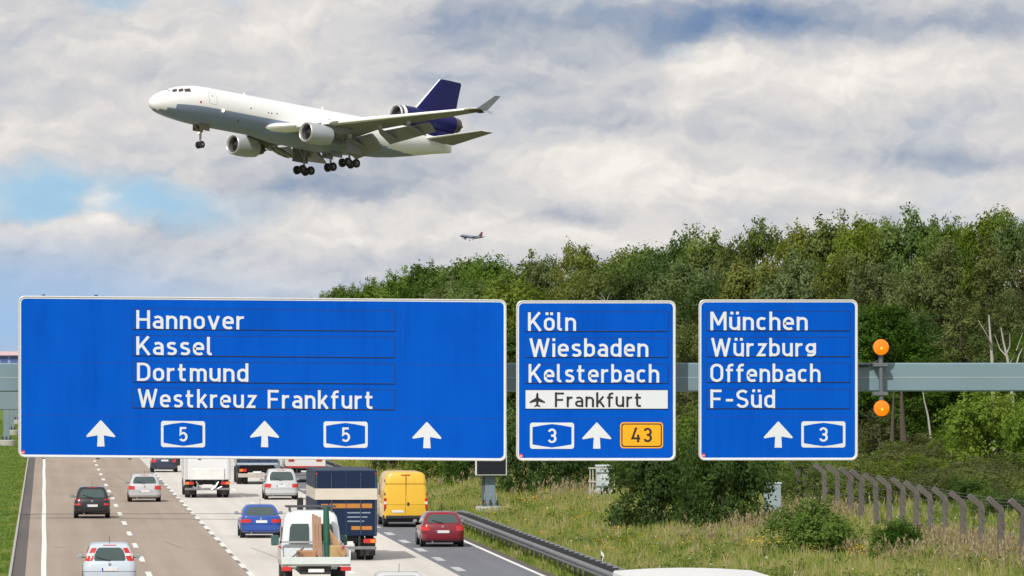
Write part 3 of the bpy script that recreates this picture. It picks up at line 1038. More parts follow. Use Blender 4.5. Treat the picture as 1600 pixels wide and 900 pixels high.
mb.box(.5, .55, -.269, -.22, -.1, 1.75)
mb.build('railing', mat('railing', (.5, .48, .45), .7), cabr)
p = at(1209.5, 800, 250)
zg = gzf(p.x, p.y)
cab2 = empty('switch_cabinet', (p.x, p.y, zg), 'grey roadside cabinet half hidden behind the dark bush under the München sign', 'cabinet')
zt_ = at(1209, 754, 250).z - zg
MB().box(-.42, .30, -.1, .35, 0, zt_ - .06, c=.02).build('body', mat('cabinet_dull', srgb(150, 165, 172), .5), cab2)
MB().box(-.46, .34, -.14, .39, zt_ - .06, zt_, c=.015).build('lid', CAB, cab2)
MB().box(-.44, .32, -.12, .37, -.3, .12).build('plinth', CONC, cab2)

# ------------------------------------------------------------------ concrete post fence
POST = mat('fence_concrete', srgb(102, 97, 93), .9, 0, .22, 6)
WIRE = mat('fence_wire', (.22, .24, .25), .5, .6)
fpx = [(1246, 735, 280), (1258, 736, 273), (1272, 737, 266), (1288, 739, 259), (1308.5, 742, 252), (1328.5, 746, 247), (1346, 750, 241), (1368, 756, 236), (1389, 760, 231), (1411, 764, 226.5), (1432, 770, 221), (1453, 776, 216.5), (1477, 780, 211.5), (1505, 787, 206), (1534, 792, 200.5), (1564, 797, 195), (1599, 801, 189), (1636, 806, 184), (1674, 812, 179)]
b0 = at(fpx[10][0], fpx[10][1], fpx[10][2])
fen = empty('boundary_fence', (b0.x, b0.y, 0), 'old fence of bent top concrete posts and wire in the long grass', 'fence')
fo = Vector(fen.location)
proto = None
bends, tops = [], []
for i, (px, py, D) in enumerate(fpx):
    b = at(px, py, D)
    w, d = .10, .10
    if proto is None:
        mb = MB()
        sec = lambda x, z, s=1.0, tilt=0.0: [(x - w * s, -d, z - tilt), (x + w * s, -d, z + tilt), (x + w * s, d, z + tilt), (x - w * s, d, z - tilt)]
        mb.loft([sec(0, -2.9), sec(0, -.1), sec(-.03, .03, 1.0, .05), sec(-.47, .41, .72, .07)], True, True)
        proto = mb.build('concrete_post', POST, fen)
        o = proto
    else:
        o = proto.copy()
        C.objects.link(o)
        o.parent = fen
    o.location = b - fo
    lean = random.uniform(-.03, .03)
    o.rotation_euler = (random.uniform(-.03, .03), lean, random.uniform(-.15, .15))
    bends.append(b); tops.append(b + Vector((-.43, 0, .38)))
mb = MB()
for k in range(7):
    off = Vector((-.02, -.1, -.12 - .31 * k))
    pts = []
    for i, b in enumerate(bends):
        pts.append(b + off)
        if i < len(bends) - 1:
            pts.append((b + bends[i + 1]) / 2 + off + Vector((0, 0, -.05 - .03 * random.random())))
    mb.tube(pts, .007, 4)
for f_ in (.3, .62, .95):
    pts = [b + (t - b) * f_ + Vector((0, -.1, .07)) for b, t in zip(bends, tops)]
    mb.tube(pts, .006, 4)
mb.build('wire', WIRE, fen).data.transform(Matrix.Translation(-fo))


# ------------------------------------------------------------------ vehicles
def ringpts(y0, y1, hw, r, z, n=5, drop=0.0, L=4.2):
    out = []
    for (x, y) in rrpts(hw, (y1 - y0) / 2, r, n, 0, (y0 + y1) / 2):
        dz = -drop * max(0.0, (y - .62 * L) / (.38 * L)) ** 1.4
        out.append((x, y, z + dz))
    return out


def wheel(root, x, y, r, w, dual=False):
    s = 1 if x > 0 else -1
    mb = MB().lathe((x - s * w / 2, y, r), (s, 0, 0), [(0, r * .6), (0, r * .93), (w * .12, r), (w * .88, r), (w, r * .93), (w, r * .62)], 22)
    mb.lathe((x - s * w / 2, y, r), (s, 0, 0), [(0.01, 0.0), (.01, r * .6)], 22)
    wl = mb.build('wheel', RUBBER, root, smooth=40)
    MB().lathe((x + s * w * .5, y, r), (s, 0, 0), [(-.05, r * .64), (-.005, r * .62), (-.03, r * .45), (-.02, r * .12), (-.01, 0)], 18).build('rim', CHROME, wl, smooth=40)


def corner_strip(rf, za, zb_, xin, yside, off=.014, n=7):
    """lens wrapped round the rear corner of a body: follows the plan outline at both heights"""
    rings = []
    for side in (1, -1):
        pa = []
        for z, o in ((za, -.03), (za, off), (zb_, off), (zb_, -.03)):
            y0, hw, r = rf(z)
            line = [(xin, y0 - o)]
            for k in range(n + 1):
                a = R_(-90 + 90 * k / n)
                line.append((hw - r + (r + o) * math.cos(a), y0 + r + (r + o) * math.sin(a)))
            line.append((hw + o, max(yside, y0 + r + .01)))
            pa.append([(side * x, y, z) for x, y in line])
        rings.append(pa)
    return rings


def car(X, D, label, pcol, style='hatch', L=4.1, W=1.74, H=1.46, belt=.93, lights='corner', plate_z=.62, group='cars driving away on the motorway', rim=True, bcol=None, roofbox=None, roughp=.3, rz=0.0):
    root = empty('car', (X, D, 0.004), label, 'car', group, rz)
    P = paint('paint_%d_%d_%d' % tuple(int(c * 999) for c in pcol), pcol, roughp)
    hw = W / 2
    tb = .06 if style == 'saloon' else .10        # rear overhang of the belt line
    levels = [(.20, .16, hw - .10, .22), (.30, .03, hw - .03, .24), (.50, 0.0, hw, .26), (.68, .015, hw + .005, .26), (.84, .03 if style == 'saloon' else .05, hw - .012, .25), (belt, tb, hw - .055, .22)]

    def rf(z):
        for a, b in zip(levels, levels[1:]):
            if a[0] <= z <= b[0]:
                t = (z - a[0]) / (b[0] - a[0])
                return tuple(a[i] + t * (b[i] - a[i]) for i in (1, 2, 3))
        return levels[-1][1:] if z > belt else levels[0][1:]
    mb = MB()
    rings = [ringpts(y0, L - y0 * .8, w, r, z, 5, (.22 if z > .6 else 0), L) for (z, y0, w, r) in levels]
    rings.append(ringpts(tb + .10, L - .25, hw - .16, .2, belt + .025, 5, .24, L))
    mb.loft(rings, True, True)
    # wheel arches' dark lips
    if style == 'saloon': yb0, yr0 = .62, 1.18
    elif style == 'hatch': yb0, yr0 = .13, .52
    elif style == 'estate': yb0, yr0 = .12, .34
    else: yb0, yr0 = .12, .42
    yb1, yr1 = L * .72, L * .56
    if style == 'mpv': yb1 = L * .78
    hb, hr = hw - .075, hw - .25
    gl = []
    zr = H - .06
    for t in (0, .2, .5, .8, 1.0):
        bow = .03 * math.sin(math.pi * t)
        gl.append((belt + .0 + (zr - belt) * t, yb0 + (yr0 - yb0) * t - bow * .8, yb1 + (yr1 - yb1) * t + bow, hb + (hr - hb) * t + bow))
    rings = [ringpts(y0, y1, w, .17 - .05 * t, z, 5) for (z, y0, y1, w), t in zip(gl, (0, .2, .5, .8, 1))]
    z, y0, y1, w = gl[-1]
    rings.append(ringpts(y0 + .06, y1 - .1, w - .06, .16, z + .04, 5))
    rings.append(ringpts(y0 + .28, y1 - .4, w - .25, .16, z + .06, 5))
    mb.loft(rings, False, True)
    mb.build('body', P, root, smooth=38)

    def gpt(x, t, off):
        i = min(int(t * 4), 3)
        tt = [0, .2, .5, .8, 1.0]
        for i in range(4):
            if tt[i] <= t <= tt[i + 1]:
                break
        k = (t - tt[i]) / (tt[i + 1] - tt[i])
        zz, ya, yb_, ww = [gl[i][j] + k * (gl[i + 1][j] - gl[i][j]) for j in range(4)]
        return zz, ya, yb_, ww
    # rear window
    t0, t1 = (.10, .86) if style != 'saloon' else (.06, .9)
    if lights == 'tall': t0 = .02
    rows = []
    mb = MB()
    for k in range(7):
        t = t0 + (t1 - t0) * k / 6
        zz, ya, yb_, ww = gpt(0, t, 0)
        wx = ww - (.15 if lights != 'tall' else .27)
        if k in (0, 6): wx -= .05
        rows.append([(wx * s, ya - .012 + .05 * abs(s) ** 3 * 0, zz) for s in np.linspace(-1, 1, 7)])
    mb.loft(rows, closed=False)
    rw = mb.build('rear_window', GLASS, root)
    if style != 'saloon':
        zz, ya, _, _ = gpt(0, t0, 0)
        z2, y2, _, _ = gpt(0, t0 + .25, 0)
        MB().tube([(.02, ya - .03, zz), (-.15, ya - .035, zz + .03), (-.42, y2 - .03, z2)], .014, 5).build('wiper', DARK, rw)
    for s in (1, -1):
        mb = MB()
        rows = []
        for t in (.12, .5, .86):
            zz, ya, yb_, ww = gpt(0, t, 0)
            rows.append([(s * (ww + .007), ya + .22 + k * (yb_ - ya - .5) / 6, zz) for k in range(7)])
        mb.loft(rows, closed=False)
        mb.build('side_window', GLASS, root)
    mb = MB()
    rows = []
    for t in (.1, .5, .9):
        zz, ya, yb_, ww = gpt(0, t, 0)
        rows.append([(s * (ww - .12), yb_ + .012, zz) for s in np.linspace(-1, 1, 5)])
    mb.loft(rows, closed=False)
    mb.build('windscreen', GLASS, root)
    # tail lamps
    if lights == 'corner':
        for s, pa in zip((1, -1), corner_strip(rf, .66, .86 if style != 'saloon' else .80, hw - .42 if style == 'saloon' else hw - .33, .30)):
            mb = MB(); mb.loft(pa, closed=False)
            mb.build('tail_light', REDL, root, smooth=50)
    elif lights == 'square':
        for s, pa in zip((1, -1), corner_strip(rf, .62, .92, hw - .30, .22)):
            mb = MB(); mb.loft(pa, closed=False)
            mb.build('tail_light', REDL, root, smooth=50)
    else:
        for s in (1, -1):
            rows = []
            for k in range(6):
                t = .0 + .84 * k / 5
                zz, ya, yb_, ww = gpt(0, t, 0)
                rows.append([(s * (ww - .24 + .03 * (k < 1)), ya - .012, zz), (s * (ww - .10), ya - .014, zz), (s * (ww + .012), ya + .12, zz)])
            mb = MB(); mb.loft(rows, closed=False)
            tl = mb.build('tail_light', REDL, root, smooth=50)
            mb = MB()
            mb.loft([[(x * .995, y - .006, z) for x, y, z in r] for r in rows[2:4]], closed=False)
            mb.build('clear_lens', mat('clear_lens', (.75, .72, .72), .15), tl)
    # bumper seam, plate, badge, exhaust
    y0, w_, r_ = rf(.5)
    mb = MB()
    for s, pa in zip((1, -1), corner_strip(rf, .205, .34, 0.0, .5, .012)):
        mb.loft(pa, closed=False)
    mb.build('lower_bumper', DARK if bcol is None else bcol, root, smooth=50)
    mb = MB()
    for s, pa in zip((1, -1), corner_strip(rf, .575, .588, 0.0, .4, .003)):
        mb.loft(pa, closed=False)
    mb.build('bumper_joint', DARK, root)
    yp = rf(plate_z)[0]
    pl_ = MB().box(-.26, .26, yp - .022, yp + .02, plate_z - .055, plate_z + .055, c=.004).build('number_plate', PLATE, root)
    MB().box(-.258, -.215, yp - .0245, yp - .0215, plate_z - .05, plate_z + .05).build('blue_band', mat('plate_blue', (.01, .05, .4), .5), pl_)
    yb = rf(.80)[0]
    MB().lathe((0, yb + .01, .82), (0, -1, 0), [(0, .055), (.022, .05), (.027, 0)], 12).build('badge', CHROME, root)
    MB().cyl((-hw + .45, .05, .22), (-hw + .45, .4, .22), .035, n=8).build('exhaust', CHROME, root)
    if style != 'saloon':
        z_, ya_, _, w2 = gl[-1]
        MB().box(-.22, .22, ya_ - .012, ya_ + .05, z_ - .01, z_ + .02, c=.005).build('brake_light', REDL, root)
    # underside
    MB().box(-hw + .18, hw - .18, .25, L - .3, .17, .30).build('underbody', DARK, root)
    for yy in (.74, L - .82):
        for s in (1, -1):
            wheel(root, s * (hw - .105), yy, .315, .21)
            MB().lathe((s * (hw - .02), yy, .315), (s, 0, 0), [(0, .37), (.024, .365), (.024, .31)], 20).build('wheel_arch', DARK, root)
    for s in (1, -1):
        mb = MB().box(s * (hw + .09) - .085, s * (hw + .09) + .085, L * .64, L * .64 + .09, belt + .0, belt + .13, c=.03)
        m_ = mb.build('wing_mirror', P, root, smooth=60)
        MB().box(s * (hw + .09) - .07, s * (hw + .09) + .07, L * .64 - .006, L * .64 - .002, belt + .015, belt + .115).build('mirror_glass', mat('mirror_glass', (.35, .42, .43), .15, .3), m_)
        MB().box(s * (hw - .02) - .05, s * (hw - .02) + .05, L * .645, L * .645 + .05, belt + .01, belt + .05).build('mirror_arm', DARK, m_)
    z_, ya_, yb_, _ = gl[-1]
    MB().tube([(0, ya_ + .25, z_ + .05), (0, ya_ + .05, z_ + .30)], .008, 5).build('antenna', DARK, root)
    return root


def stand(px, py):
    p = toground(px, py)
    return p.x, p.y


x, y = stand(144, 810)
car(x, y, 'small black hatchback with square red tail lights in the leftmost brown lane', (.012, .013, .018), 'hatch', 3.9, 1.70, 1.50, lights='square', plate_z=.60)
x, y = stand(226, 784.5)
car(x, y, 'silver hatchback on brown concrete beside the broken white line', (.50, .51, .53), 'hatch', 4.1, 1.72, 1.46, plate_z=.56)
p = at(170, 850, 194)
car(p.x, 191, 'pale blue car with tall upright red tail lights at the bottom picture edge', (.52, .60, .68), 'estate', 4.4, 1.76, 1.50, lights='tall', plate_z=.66)
x, y = stand(257, 738)
car(x, y, 'dark blue estate car half hidden under the widest sign', (.02, .032, .07), 'estate', 4.6, 1.76, 1.46, plate_z=.78)
x, y = stand(440, 781)
car(x, y, 'silver people carrier with a dark bumper beside the dark blue tipper truck', (.52, .535, .55), 'mpv', 4.4, 1.80, 1.64, belt=.98, plate_z=.74)
x, y = stand(408, 841)
car(x, y, 'bright blue saloon on the pale concrete lane', (.012, .07, .36), 'saloon', 4.4, 1.72, 1.40, plate_z=.70)
x, y = stand(692, 855)
car(x, y, 'dark red hatchback on grey asphalt behind the yellow van', (.20, .008, .02), 'hatch', 4.1, 1.74, 1.42, plate_z=.62)
p = at(620, 891.5, 168)
car(p.x, 165.6, 'silver car of which only the roof shows at the bottom picture edge', (.55, .56, .57), 'saloon', 4.3, 1.74, 1.45)


def truck(X, D, label, W, zfloor, ztop, Lb, colf, rear='doors', cabcol=(.6, .6, .6), group='trucks driving away on the motorway', cat='truck', name='box_truck', mudw=.32, sidecol=None, r=.48, gray=False, cab=True):
    root = empty(name, (X, D, .004), label, cat, group)
    P = mat('truck_%s' % name + str(round(X, 1)), colf, .5, 0, .06, 1.5, spec=.3)
    hw = W / 2
    body = MB().box(-hw, hw, 0, Lb, zfloor, ztop, c=.035).build('cargo_box', P, root)
    # chassis
    MB().box(-.45, .45, .3, Lb + 2.2, zfloor - .28, zfloor - .02).build('chassis', DARK, root)
    MB().box(-hw + .03, hw - .03, -.06, .06, .42, .54, c=.02).build('rear_bumper', mat('bumper_grey', (.2, .2, .21), .6), root)
    for s in (1, -1):
        MB().box(s * .5 - .04, s * .5 + .04, 0, .1, .54, zfloor).build('bumper_stay', DARK, root)
        mb = MB().box(s * (hw - .28) - .24, s * (hw - .28) + .24, -.09, -.0, zfloor - .26, zfloor - .10, c=.02)
        tl = mb.build('tail_light', REDL, root)
        MB().box(s * (hw - .16) - .1, s * (hw - .16) + .1, -.098, -.088, zfloor - .245, zfloor - .115).build('indicator', ORL, tl)
        MB().box(s * (hw - .32) - .28, s * (hw - .32) + .28, .42, .45, .18, zfloor - .08).build('mudflap', DARK, root)
        for yy in (1.25, Lb + 1.2) if Lb < 8 else (1.2, 2.5, Lb + 1.2):
            wheel(root, s * (hw - .22), yy, r, .30)
            if yy < 3:
                wheel(root, s * (hw - .56), yy, r, .28)
        MB().box(s * (hw - .02) - .02, s * (hw - .02) + .02, 2.6, Lb - .3, .55, zfloor - .12).build('side_guard', mat('bumper_grey', (0, 0, 0)), root)
    pl_ = MB().box(-.26, .26, -.075, -.062, .62, .73).build('number_plate', PLATE, root)
    if cab:
        c0 = Lb + .35
        PC = paint('cab_' + str(round(X, 1)), cabcol, .35)
        mb = MB()
        rings = [[(x, y, z) for x, y in rrpts(hw - .1 - ins, 1.0 - ins2, .18, 4, 0, c0 + 1.0 + sh)] for z, ins, ins2, sh in ((.55, .04, .0, 0), (.9, 0, 0, 0), (1.6, .02, .0, 0), (2.3, .08, .08, -.06), (2.62, .16, .16, -.1), (2.68, .4, .4, -.1))]
        mb.loft(rings, True, True)
        cb = mb.build('cab', PC, root, smooth=40)
        for s in (1, -1):
            MB().box(s * (hw - .08) - .02, s * (hw - .08) + .02, c0 + .7, c0 + 1.6, 1.55, 2.2, c=.015).build('side_window', GLASS, cb)
            MB().box(s * (hw + .14) - .12, s * (hw + .14) + .12, c0 + 1.75, c0 + 1.87, 1.6, 2.15, c=.03).build('wing_mirror', DARK, root)
        MB().box(-hw + .35, hw - .35, c0 + 1.93, c0 + 1.98, 1.5, 2.2).build('windscreen', GLASS, cb)
    return root, P, hw


# white box truck with tail lift
x, y = stand(324, 778)
r_, P, hw = truck(x, y, 'white box truck with a folded tail lift, seen from behind below the widest sign', 2.52, .98, 3.5, 6.2, (.72, .73, .75), cabcol=(.7, .7, .7))
mb = MB()
for s in (1, -1):
    mb.box(s * (hw - .10) - .07, s * (hw - .10) + .07, -.03, .002, 1.0, 3.42, c=.012)
mb.box(-hw + .04, hw - .04, -.03, .002, 3.3, 3.42, c=.01)
mb.build('door_frame', mat('truck_trim', (.55, .56, .57), .5), r_)
MB().box(-.92, .92, -.10, -.036, 1.02, 1.62, c=.02).build('tail_lift', mat('tail_lift', (.74, .74, .72), .5, 0, .2, 3), r_)
MB().box(-.94, .94, -.16, -.02, .98, 1.05, c=.015).build('lift_edge', mat('truck_trim', (0, 0, 0)), r_)
for s in (1, -1):
    MB().tube([(s * .62, .0, .9), (s * .45, -.05, .62), (s * .22, -.06, .44)], .05, 6).build('lift_arm', CHROME, r_)
    MB().tube([(s * .8, -.03, .62), (s * .55, -.06, .5)], .035, 6).build('lift_strut', CHROME, r_)

# dark blue tipper
x, y = stand(402, 757)
tr = empty('tipper_truck', (x, y, .004), 'dark blue tipper truck with beige tailgate foot, cut off by the widest sign', 'truck', 'trucks driving away on the motorway')
NB = paint('tipper_blue', (.02, .045, .12), .45)
mb = MB()
rings = [[(xx, yy, z) for xx, yy in ((-w, y0), (w, y0), (w, 5.4), (-w, 5.4))] for z, w, y0 in ((1.18, 1.15, .16), (1.3, 1.24, .1), (2.2, 1.26, .0), (2.3, 1.28, -.02))]
mb.loft(rings, True, True)
tb_ = mb.build('tipper_body', NB, tr)
mb = MB()
for xx in (-1.2, -.6, 0, .6, 1.2):
    mb.box(xx - .05, xx + .05, -.06, .1, 1.25, 2.2, c=.01)
mb.box(-1.27, 1.27, -.07, .05, 1.62, 1.72, c=.01)
mb.build('rib', NB, tb_)
MB().box(-1.24, 1.24, -.12, .0, 1.16, 1.30, c=.02).build('tailgate_lip', mat('tipper_lip', (.35, .42, .5), .5), tr)
MB().box(-1.05, 1.05, .5, 7.6, .8, 1.15).build('chassis', DARK, tr)
MB().box(-1.15, 1.15, .05, .2, .42, .66, c=.02).build('rear_bumper', mat('tipper_bumper', (.45, .42, .37), .7, 0, .2), tr)
for s in (1, -1):
    tl = MB().box(s * .86 - .22, s * .86 + .22, .0, .1, .76, .94, c=.02).build('tail_light', REDL, tr)
    MB().box(s * .97 - .09, s * .97 + .09, -.008, .0, .78, .92).build('indicator', ORL, tl)
    for yy in (1.2, 2.5, 6.6):
        wheel(tr, s * 1.03, yy, .5, .3)
        if yy < 3: wheel(tr, s * .68, yy, .5, .28)
    MB().tube([(s * .2, .1, .7), (s * .5, .12, .5), (s * .62, .1, .62)], .04, 6).build('chassis_bracket', CHROME, tr)
MB().box(-.26, .26, .03, .045, .68, .79).build('number_plate', PLATE, tr)
MB().box(-1.1, 1.1, 5.7, 7.6, .6, 2.9, c=.12).build('cab', paint('tipper_cab', (.02, .05, .14), .4), tr)

# white covered trailer far away in the right lane
p = at(477, 738, 352)
r_, P, hw = truck(p.x, 352, 'far white trailer with red tail lights between the dark blue tipper and the roadside', 2.5, .86, 3.6, 7.0, (.74, .73, .72), name='trailer', cat='trailer', cab=False)
for s in (1, -1):
    MB().box(s * .85 - .18, s * .85 + .18, -.03, .0, 1.28, 1.48, c=.01).build('red_marker', REDL, r_)
MB().box(-1.2, 1.2, -.04, .0, .90, 1.0).build('red_stripe', mat('trailer_red', (.5, .03, .03), .5), r_)

# dark blue box truck with cream band
x, y = stand(536, 877)
r_, P, hw = truck(11.35, 217, 'dark blue box truck with a cream band and orange bars on its rear doors', 2.34, .92, 3.40, 7.4, (.004, .018, .055), cabcol=(.02, .05, .12))
CREAM = mat('cream_band', (.62, .57, .48), .55, 0, .1, 2)
mb = MB().box(-hw - .004, hw + .004, -.052, 7.403, 2.30, 2.72)
mb.build('cream_band', CREAM, r_)
mb = MB()
for s in (-1, 0, 1):
    mb.box(s * (hw - .05) - (.03 if s else .010), s * (hw - .05) + (.03 if s else .010), -.022, -.008, .96, 3.34)
for s in (-.55, .55):
    mb.box(s - .02, s + .02, -.05, -.0225, .98, 3.3)
mb.build('door_hardware', mat('truck_hardware', (.05, .07, .12), .45, .3), r_)
ORG = mat('truck_orange', (.48, .19, .03), .55)
mb = MB()
mb.box(-.62, .98, -.012, -.0065, 1.98, 2.15)
mb.box(-.95, -.68, -.012, -.0065, 1.99, 2.14)
mb.box(.20, .98, -.012, -.0065, 1.16, 1.30)
mb.build('orange_bar', ORG, r_)
mb = MB()
for k, z in enumerate((1.78, 1.62, 1.46)):
    mb.box(.05, .92 - .12 * k, -.012, -.0065, z, z + .05)
mb.build('pale_line', mat('truck_pale_line', (.22, .28, .36), .6), r_)
for s in (1, -1):
    MB().box(s * (hw - .05) - .03, s * (hw - .05) + .03, -.03, -.0, 3.24, 3.31).build('marker_lamp', REDL, r_)

# white truck near the camera of which only the roof edge shows
tz = at(1100, 908, 112).z
r_, P, hw = truck(at(1128, 886, 112).x, 112, 'white truck roof just showing at the bottom picture edge near the fence', 2.9, 1.0, tz - .05, 7.0, (.74, .74, .72), cabcol=(.7, .7, .7))
mb = MB()
mb.loft([[(xx, yy, tz - .055 + .06 * (1 - (xx / 1.4) ** 2)) for xx in np.linspace(-1.4, 1.4, 11)] for yy in (.03, 6.9)], closed=False)
mb.build('roof_skin', P, r_, smooth=40)


def van_body(root, P, W, L, levels, name='body'):
    mb = MB()
    rings = []
    for (z, y0, y1, ins, r) in levels:
        rings.append([(a, b, z) for a, b in rrpts(W / 2 - ins, (y1 - y0) / 2, r, 5, 0, (y0 + y1) / 2)])
    mb.loft(rings, True, True)
    return mb.build(name, P, root, smooth=38)


# yellow delivery van
x, y = stand(634, 824)
yv = empty('delivery_van', (x, y, .004), 'tall yellow panel van with twin rear doors', 'van')
YP = paint('van_yellow', (.80, .47, .03), .4)
van_body(yv, YP, 1.99, 5.9, [(.38, .03, 5.7, .06, .12), (.5, 0, 5.85, .01, .13), (1.1, 0, 5.9, 0, .14), (1.5, .02, 5.2, .02, .15), (2.0, .05, 4.7, .06, .17), (2.30, .08, 4.3, .11, .2), (2.44, .14, 4.1, .2, .22), (2.5, .32, 3.9, .38, .2)])
mb = MB().box(-.008, .008, -.004, .06, .55, 2.34)
for z in (1.02, 1.96):
    mb.box(-.93, .93, -.003 + .03 * (z > 1.5), .06, z - .008, z + .008)
mb.build('door_seam', mat('van_seam', (.28, .16, .01), .6), yv)
for s in (1, -1):
    tl = MB().box(s * .925 - .06, s * .925 + .06, -.012, .16, .82, 1.32, c=.02).build('tail_light', REDL, yv)
    MB().box(s * .925 - .055, s * .925 + .055, -.018, .0, 1.04, 1.16).build('clear_lens', mat('clear_lens', (0, 0, 0)), tl)
    MB().box(s * .99 - .03, s * .99 + .03, .05, .3, .3, .56, c=.02).build('bumper_corner', DARK, yv)
    for yy in (1.0, 4.7):
        wheel(yv, s * .86, yy, .34, .23)
    mb = MB().box(s * 1.13 - .11, s * 1.13 + .11, 4.35, 4.47, 1.25, 1.6, c=.03)
    mb.build('wing_mirror', DARK, yv)
    MB().box(s * .985 - .01, s * .985 + .01, 3.7, 4.4, 1.4, 1.9, c=.008).build('side_window', GLASS, yv)
    for z in (.8, 1.5, 2.1):
        MB().box(s * .955 - .02, s * .955 + .02, -.02 + .04 * (z > 1.9), .05, z - .06, z + .06, c=.008).build('hinge', DARK, yv)
MB().box(-.9, .9, -.05, .12, .38, .53, c=.03).build('rear_step', DARK, yv)
pl_ = MB().box(-.62, -.10, -.02, -.005, .66, .77).build('number_plate', PLATE, yv)
MB().box(.06, .16, -.03, -.004, .98, 1.12, c=.01).build('door_handle', DARK, yv)
MB().box(-.85, .85, .3, 5.4, .22, .5).build('underbody', DARK, yv)
MB().box(-.2, .2, .07, .16, 2.33, 2.37).build('brake_light', REDL, yv)
MB().box(-.8, .8, 4.35, 4.75, 1.5, 2.2).build('windscreen', GLASS, yv)

# white crew-cab flatbed with its load
DW = 190.0
X0 = at(494, 870, DW).x
fb = empty('flatbed_truck', (X0, DW, .004), 'white crew cab flatbed carrying planks and tools, roof bar on top', 'truck', 'trucks driving away on the motorway')
WP = paint('flatbed_white', (.76, .80, .83), .4)
cab_o = MB()
rings = []
for (z, y0, y1, ins, r) in ((.55, 3.45, 6.4, .05, .12), (1.0, 3.4, 6.4, 0, .14), (1.35, 3.4, 5.9, .0, .15), (1.9, 3.44, 5.3, .06, .17), (2.3, 3.5, 5.0, .13, .22), (2.46, 3.6, 4.85, .24, .24), (2.52, 3.8, 4.6, .45, .22)):
    rings.append([(a, b, z) for a, b in rrpts(1.0 - ins, (y1 - y0) / 2, r, 6, 0, (y0 + y1) / 2)])
cab_o.loft(rings, True, True)
cab_ = cab_o.build('cab', WP, fb, smooth=40)
for s in (1, -1):
    mb = MB()
    mb.loft([[(s * .08, 3.375, 1.42), (s * .76, 3.375, 1.42)], [(s * .08, 3.425, 1.95), (s * .72, 3.425, 1.95)], [(s * .10, 3.45, 2.08), (s * .66, 3.45, 2.08)]], closed=False)
    mb.build('rear_window', GLASS, cab_)
    MB().box(s * .97 - .02, s * .97 + .02, 3.9, 4.9, 1.45, 1.95, c=.015).build('side_window', GLASS, cab_)
    MB().box(s * 1.16 - .13, s * 1.16 + .13, 5.0, 5.12, 1.3, 1.65, c=.03).build('wing_mirror', mat('teal_mirror', (.06, .13, .13), .3), fb)
    tl = MB().box(s * .98 - .17, s * .98 + .17, -.06, .03, .62, .76, c=.02).build('tail_light', REDL, fb)
    tl2 = MB().box(s * 1.075 - .045, s * 1.075 + .045, 3.2, 3.3, 1.05, 1.35, c=.02).build('reflector', REDL, fb)
    MB().box(s * 1.12 - .025, s * 1.12 + .025, .05, 3.15, .92, 1.30, c=.012).build('side_board', WP, fb)
    for yy in (1.1, 5.2):
        wheel(fb, s * .88, yy, .36, .26)
MB().box(-1.14, 1.14, .0, 3.2, .78, .90, c=.02).build('bed', mat('bed_grey', (.45, .46, .45), .6), fb)
MB().box(-1.14, 1.14, -.05, .0, .84, 1.08, c=.012).build('tailboard', mat('tailboard', (.60, .66, .64), .5), fb)
MB().box(-.5, .5, .2, 6.0, .5, .78).build('chassis', DARK, fb)
mb = MB()
for s in (1, -1):
    mb.box(s * 1.04 - .03, s * 1.04 + .03, 3.24, 3.3, .9, 1.5)
mb.box(-1.07, 1.07, 3.24, 3.3, 1.44, 1.5)
mb.build('headboard', mat('headboard', (.5, .52, .53), .5, .4), fb)
mb = MB()
for yy in (3.7, 4.5):
    mb.box(-.85, .85, yy - .03, yy + .03, 2.62, 2.68, c=.01)
    for s in (1, -1): mb.box(s * .7 - .025, s * .7 + .025, yy - .025, yy + .025, 2.40, 2.62)
mb.build('roof_bar', mat('roof_bar', (.08, .08, .09), .5), fb)
MB().box(-.26, .26, -.07, -.055, .58, .69).build('number_plate', PLATE, fb)
MB().box(-.8, .8, 6.0, 6.42, .5, .75, c=.04).build('front_bumper', DARK, fb)
WOOD = mat('plank_wood', (.36, .21, .13), .8, 0, .2, 3, stretch=(4, 4, .6))
bz = .905 + .004


def cargo(name, label, cat, mb, m, **k):
    o = mb.build(name, m, None, (X0, DW + 2.9, bz), **k)
    return tag(o, label, cat)


def shiftmb(mb):
    mb.v = [(X0 + a, DW + b, c + .004) for a, b, c in mb.v]
    return mb


mb = MB()
for k in range(3):
    a = .02 + .105 * k
    mb.loft([[(a, 2.55, .91), (a + .095, 2.55, .91), (a + .095, 2.62, .91), (a, 2.62, .91)], [(a - .02, 3.06, 2.42 - .05 * k), (a + .075, 3.06, 2.42 - .05 * k), (a + .075, 3.13, 2.42 - .05 * k), (a - .02, 3.13, 2.42 - .05 * k)]], True, True)
cargo('plank_bundle', 'upright brown planks leaning on the white flatbed cab', 'planks', shiftmb(mb), WOOD)
mb = MB().lathe((.50, 2.7, .91), (-.02, .12, 1), [(0, .10), (1.0, .115), (1.55, .10), (1.78, .09)], 14, 0, True, True)
cargo('green_roll', 'dark green upright roll beside the planks on the flatbed', 'roll', shiftmb(mb), mat('green_tarp', (.015, .10, .06), .6, 0, .3, 5), smooth=40)
mb = MB()
for k in range(5):
    mb.tube([(.95 + .03 * k, .7 + .2 * k, 1.02 + .03 * k), (.62 - .02 * k, 2.9, 1.55 + .1 * k)], .022, 6)
cargo('tool_bundle', 'slanting wooden and red tool handles lying on the flatbed', 'tools', shiftmb(mb), mat('tool_wood', (.42, .24, .12), .7, 0, .4, 4))
mb = MB().box(-.55, .1, 1.9, 2.5, .91, 1.22, c=.03)
cargo('wooden_crate', 'brown wooden crate on the flatbed behind the tailboard', 'crate', shiftmb(mb), mat('crate_wood', (.40, .20, .10), .75, 0, .25, 3))
mb = MB().box(.55, .95, 1.6, 2.4, .91, 1.4, c=.04)
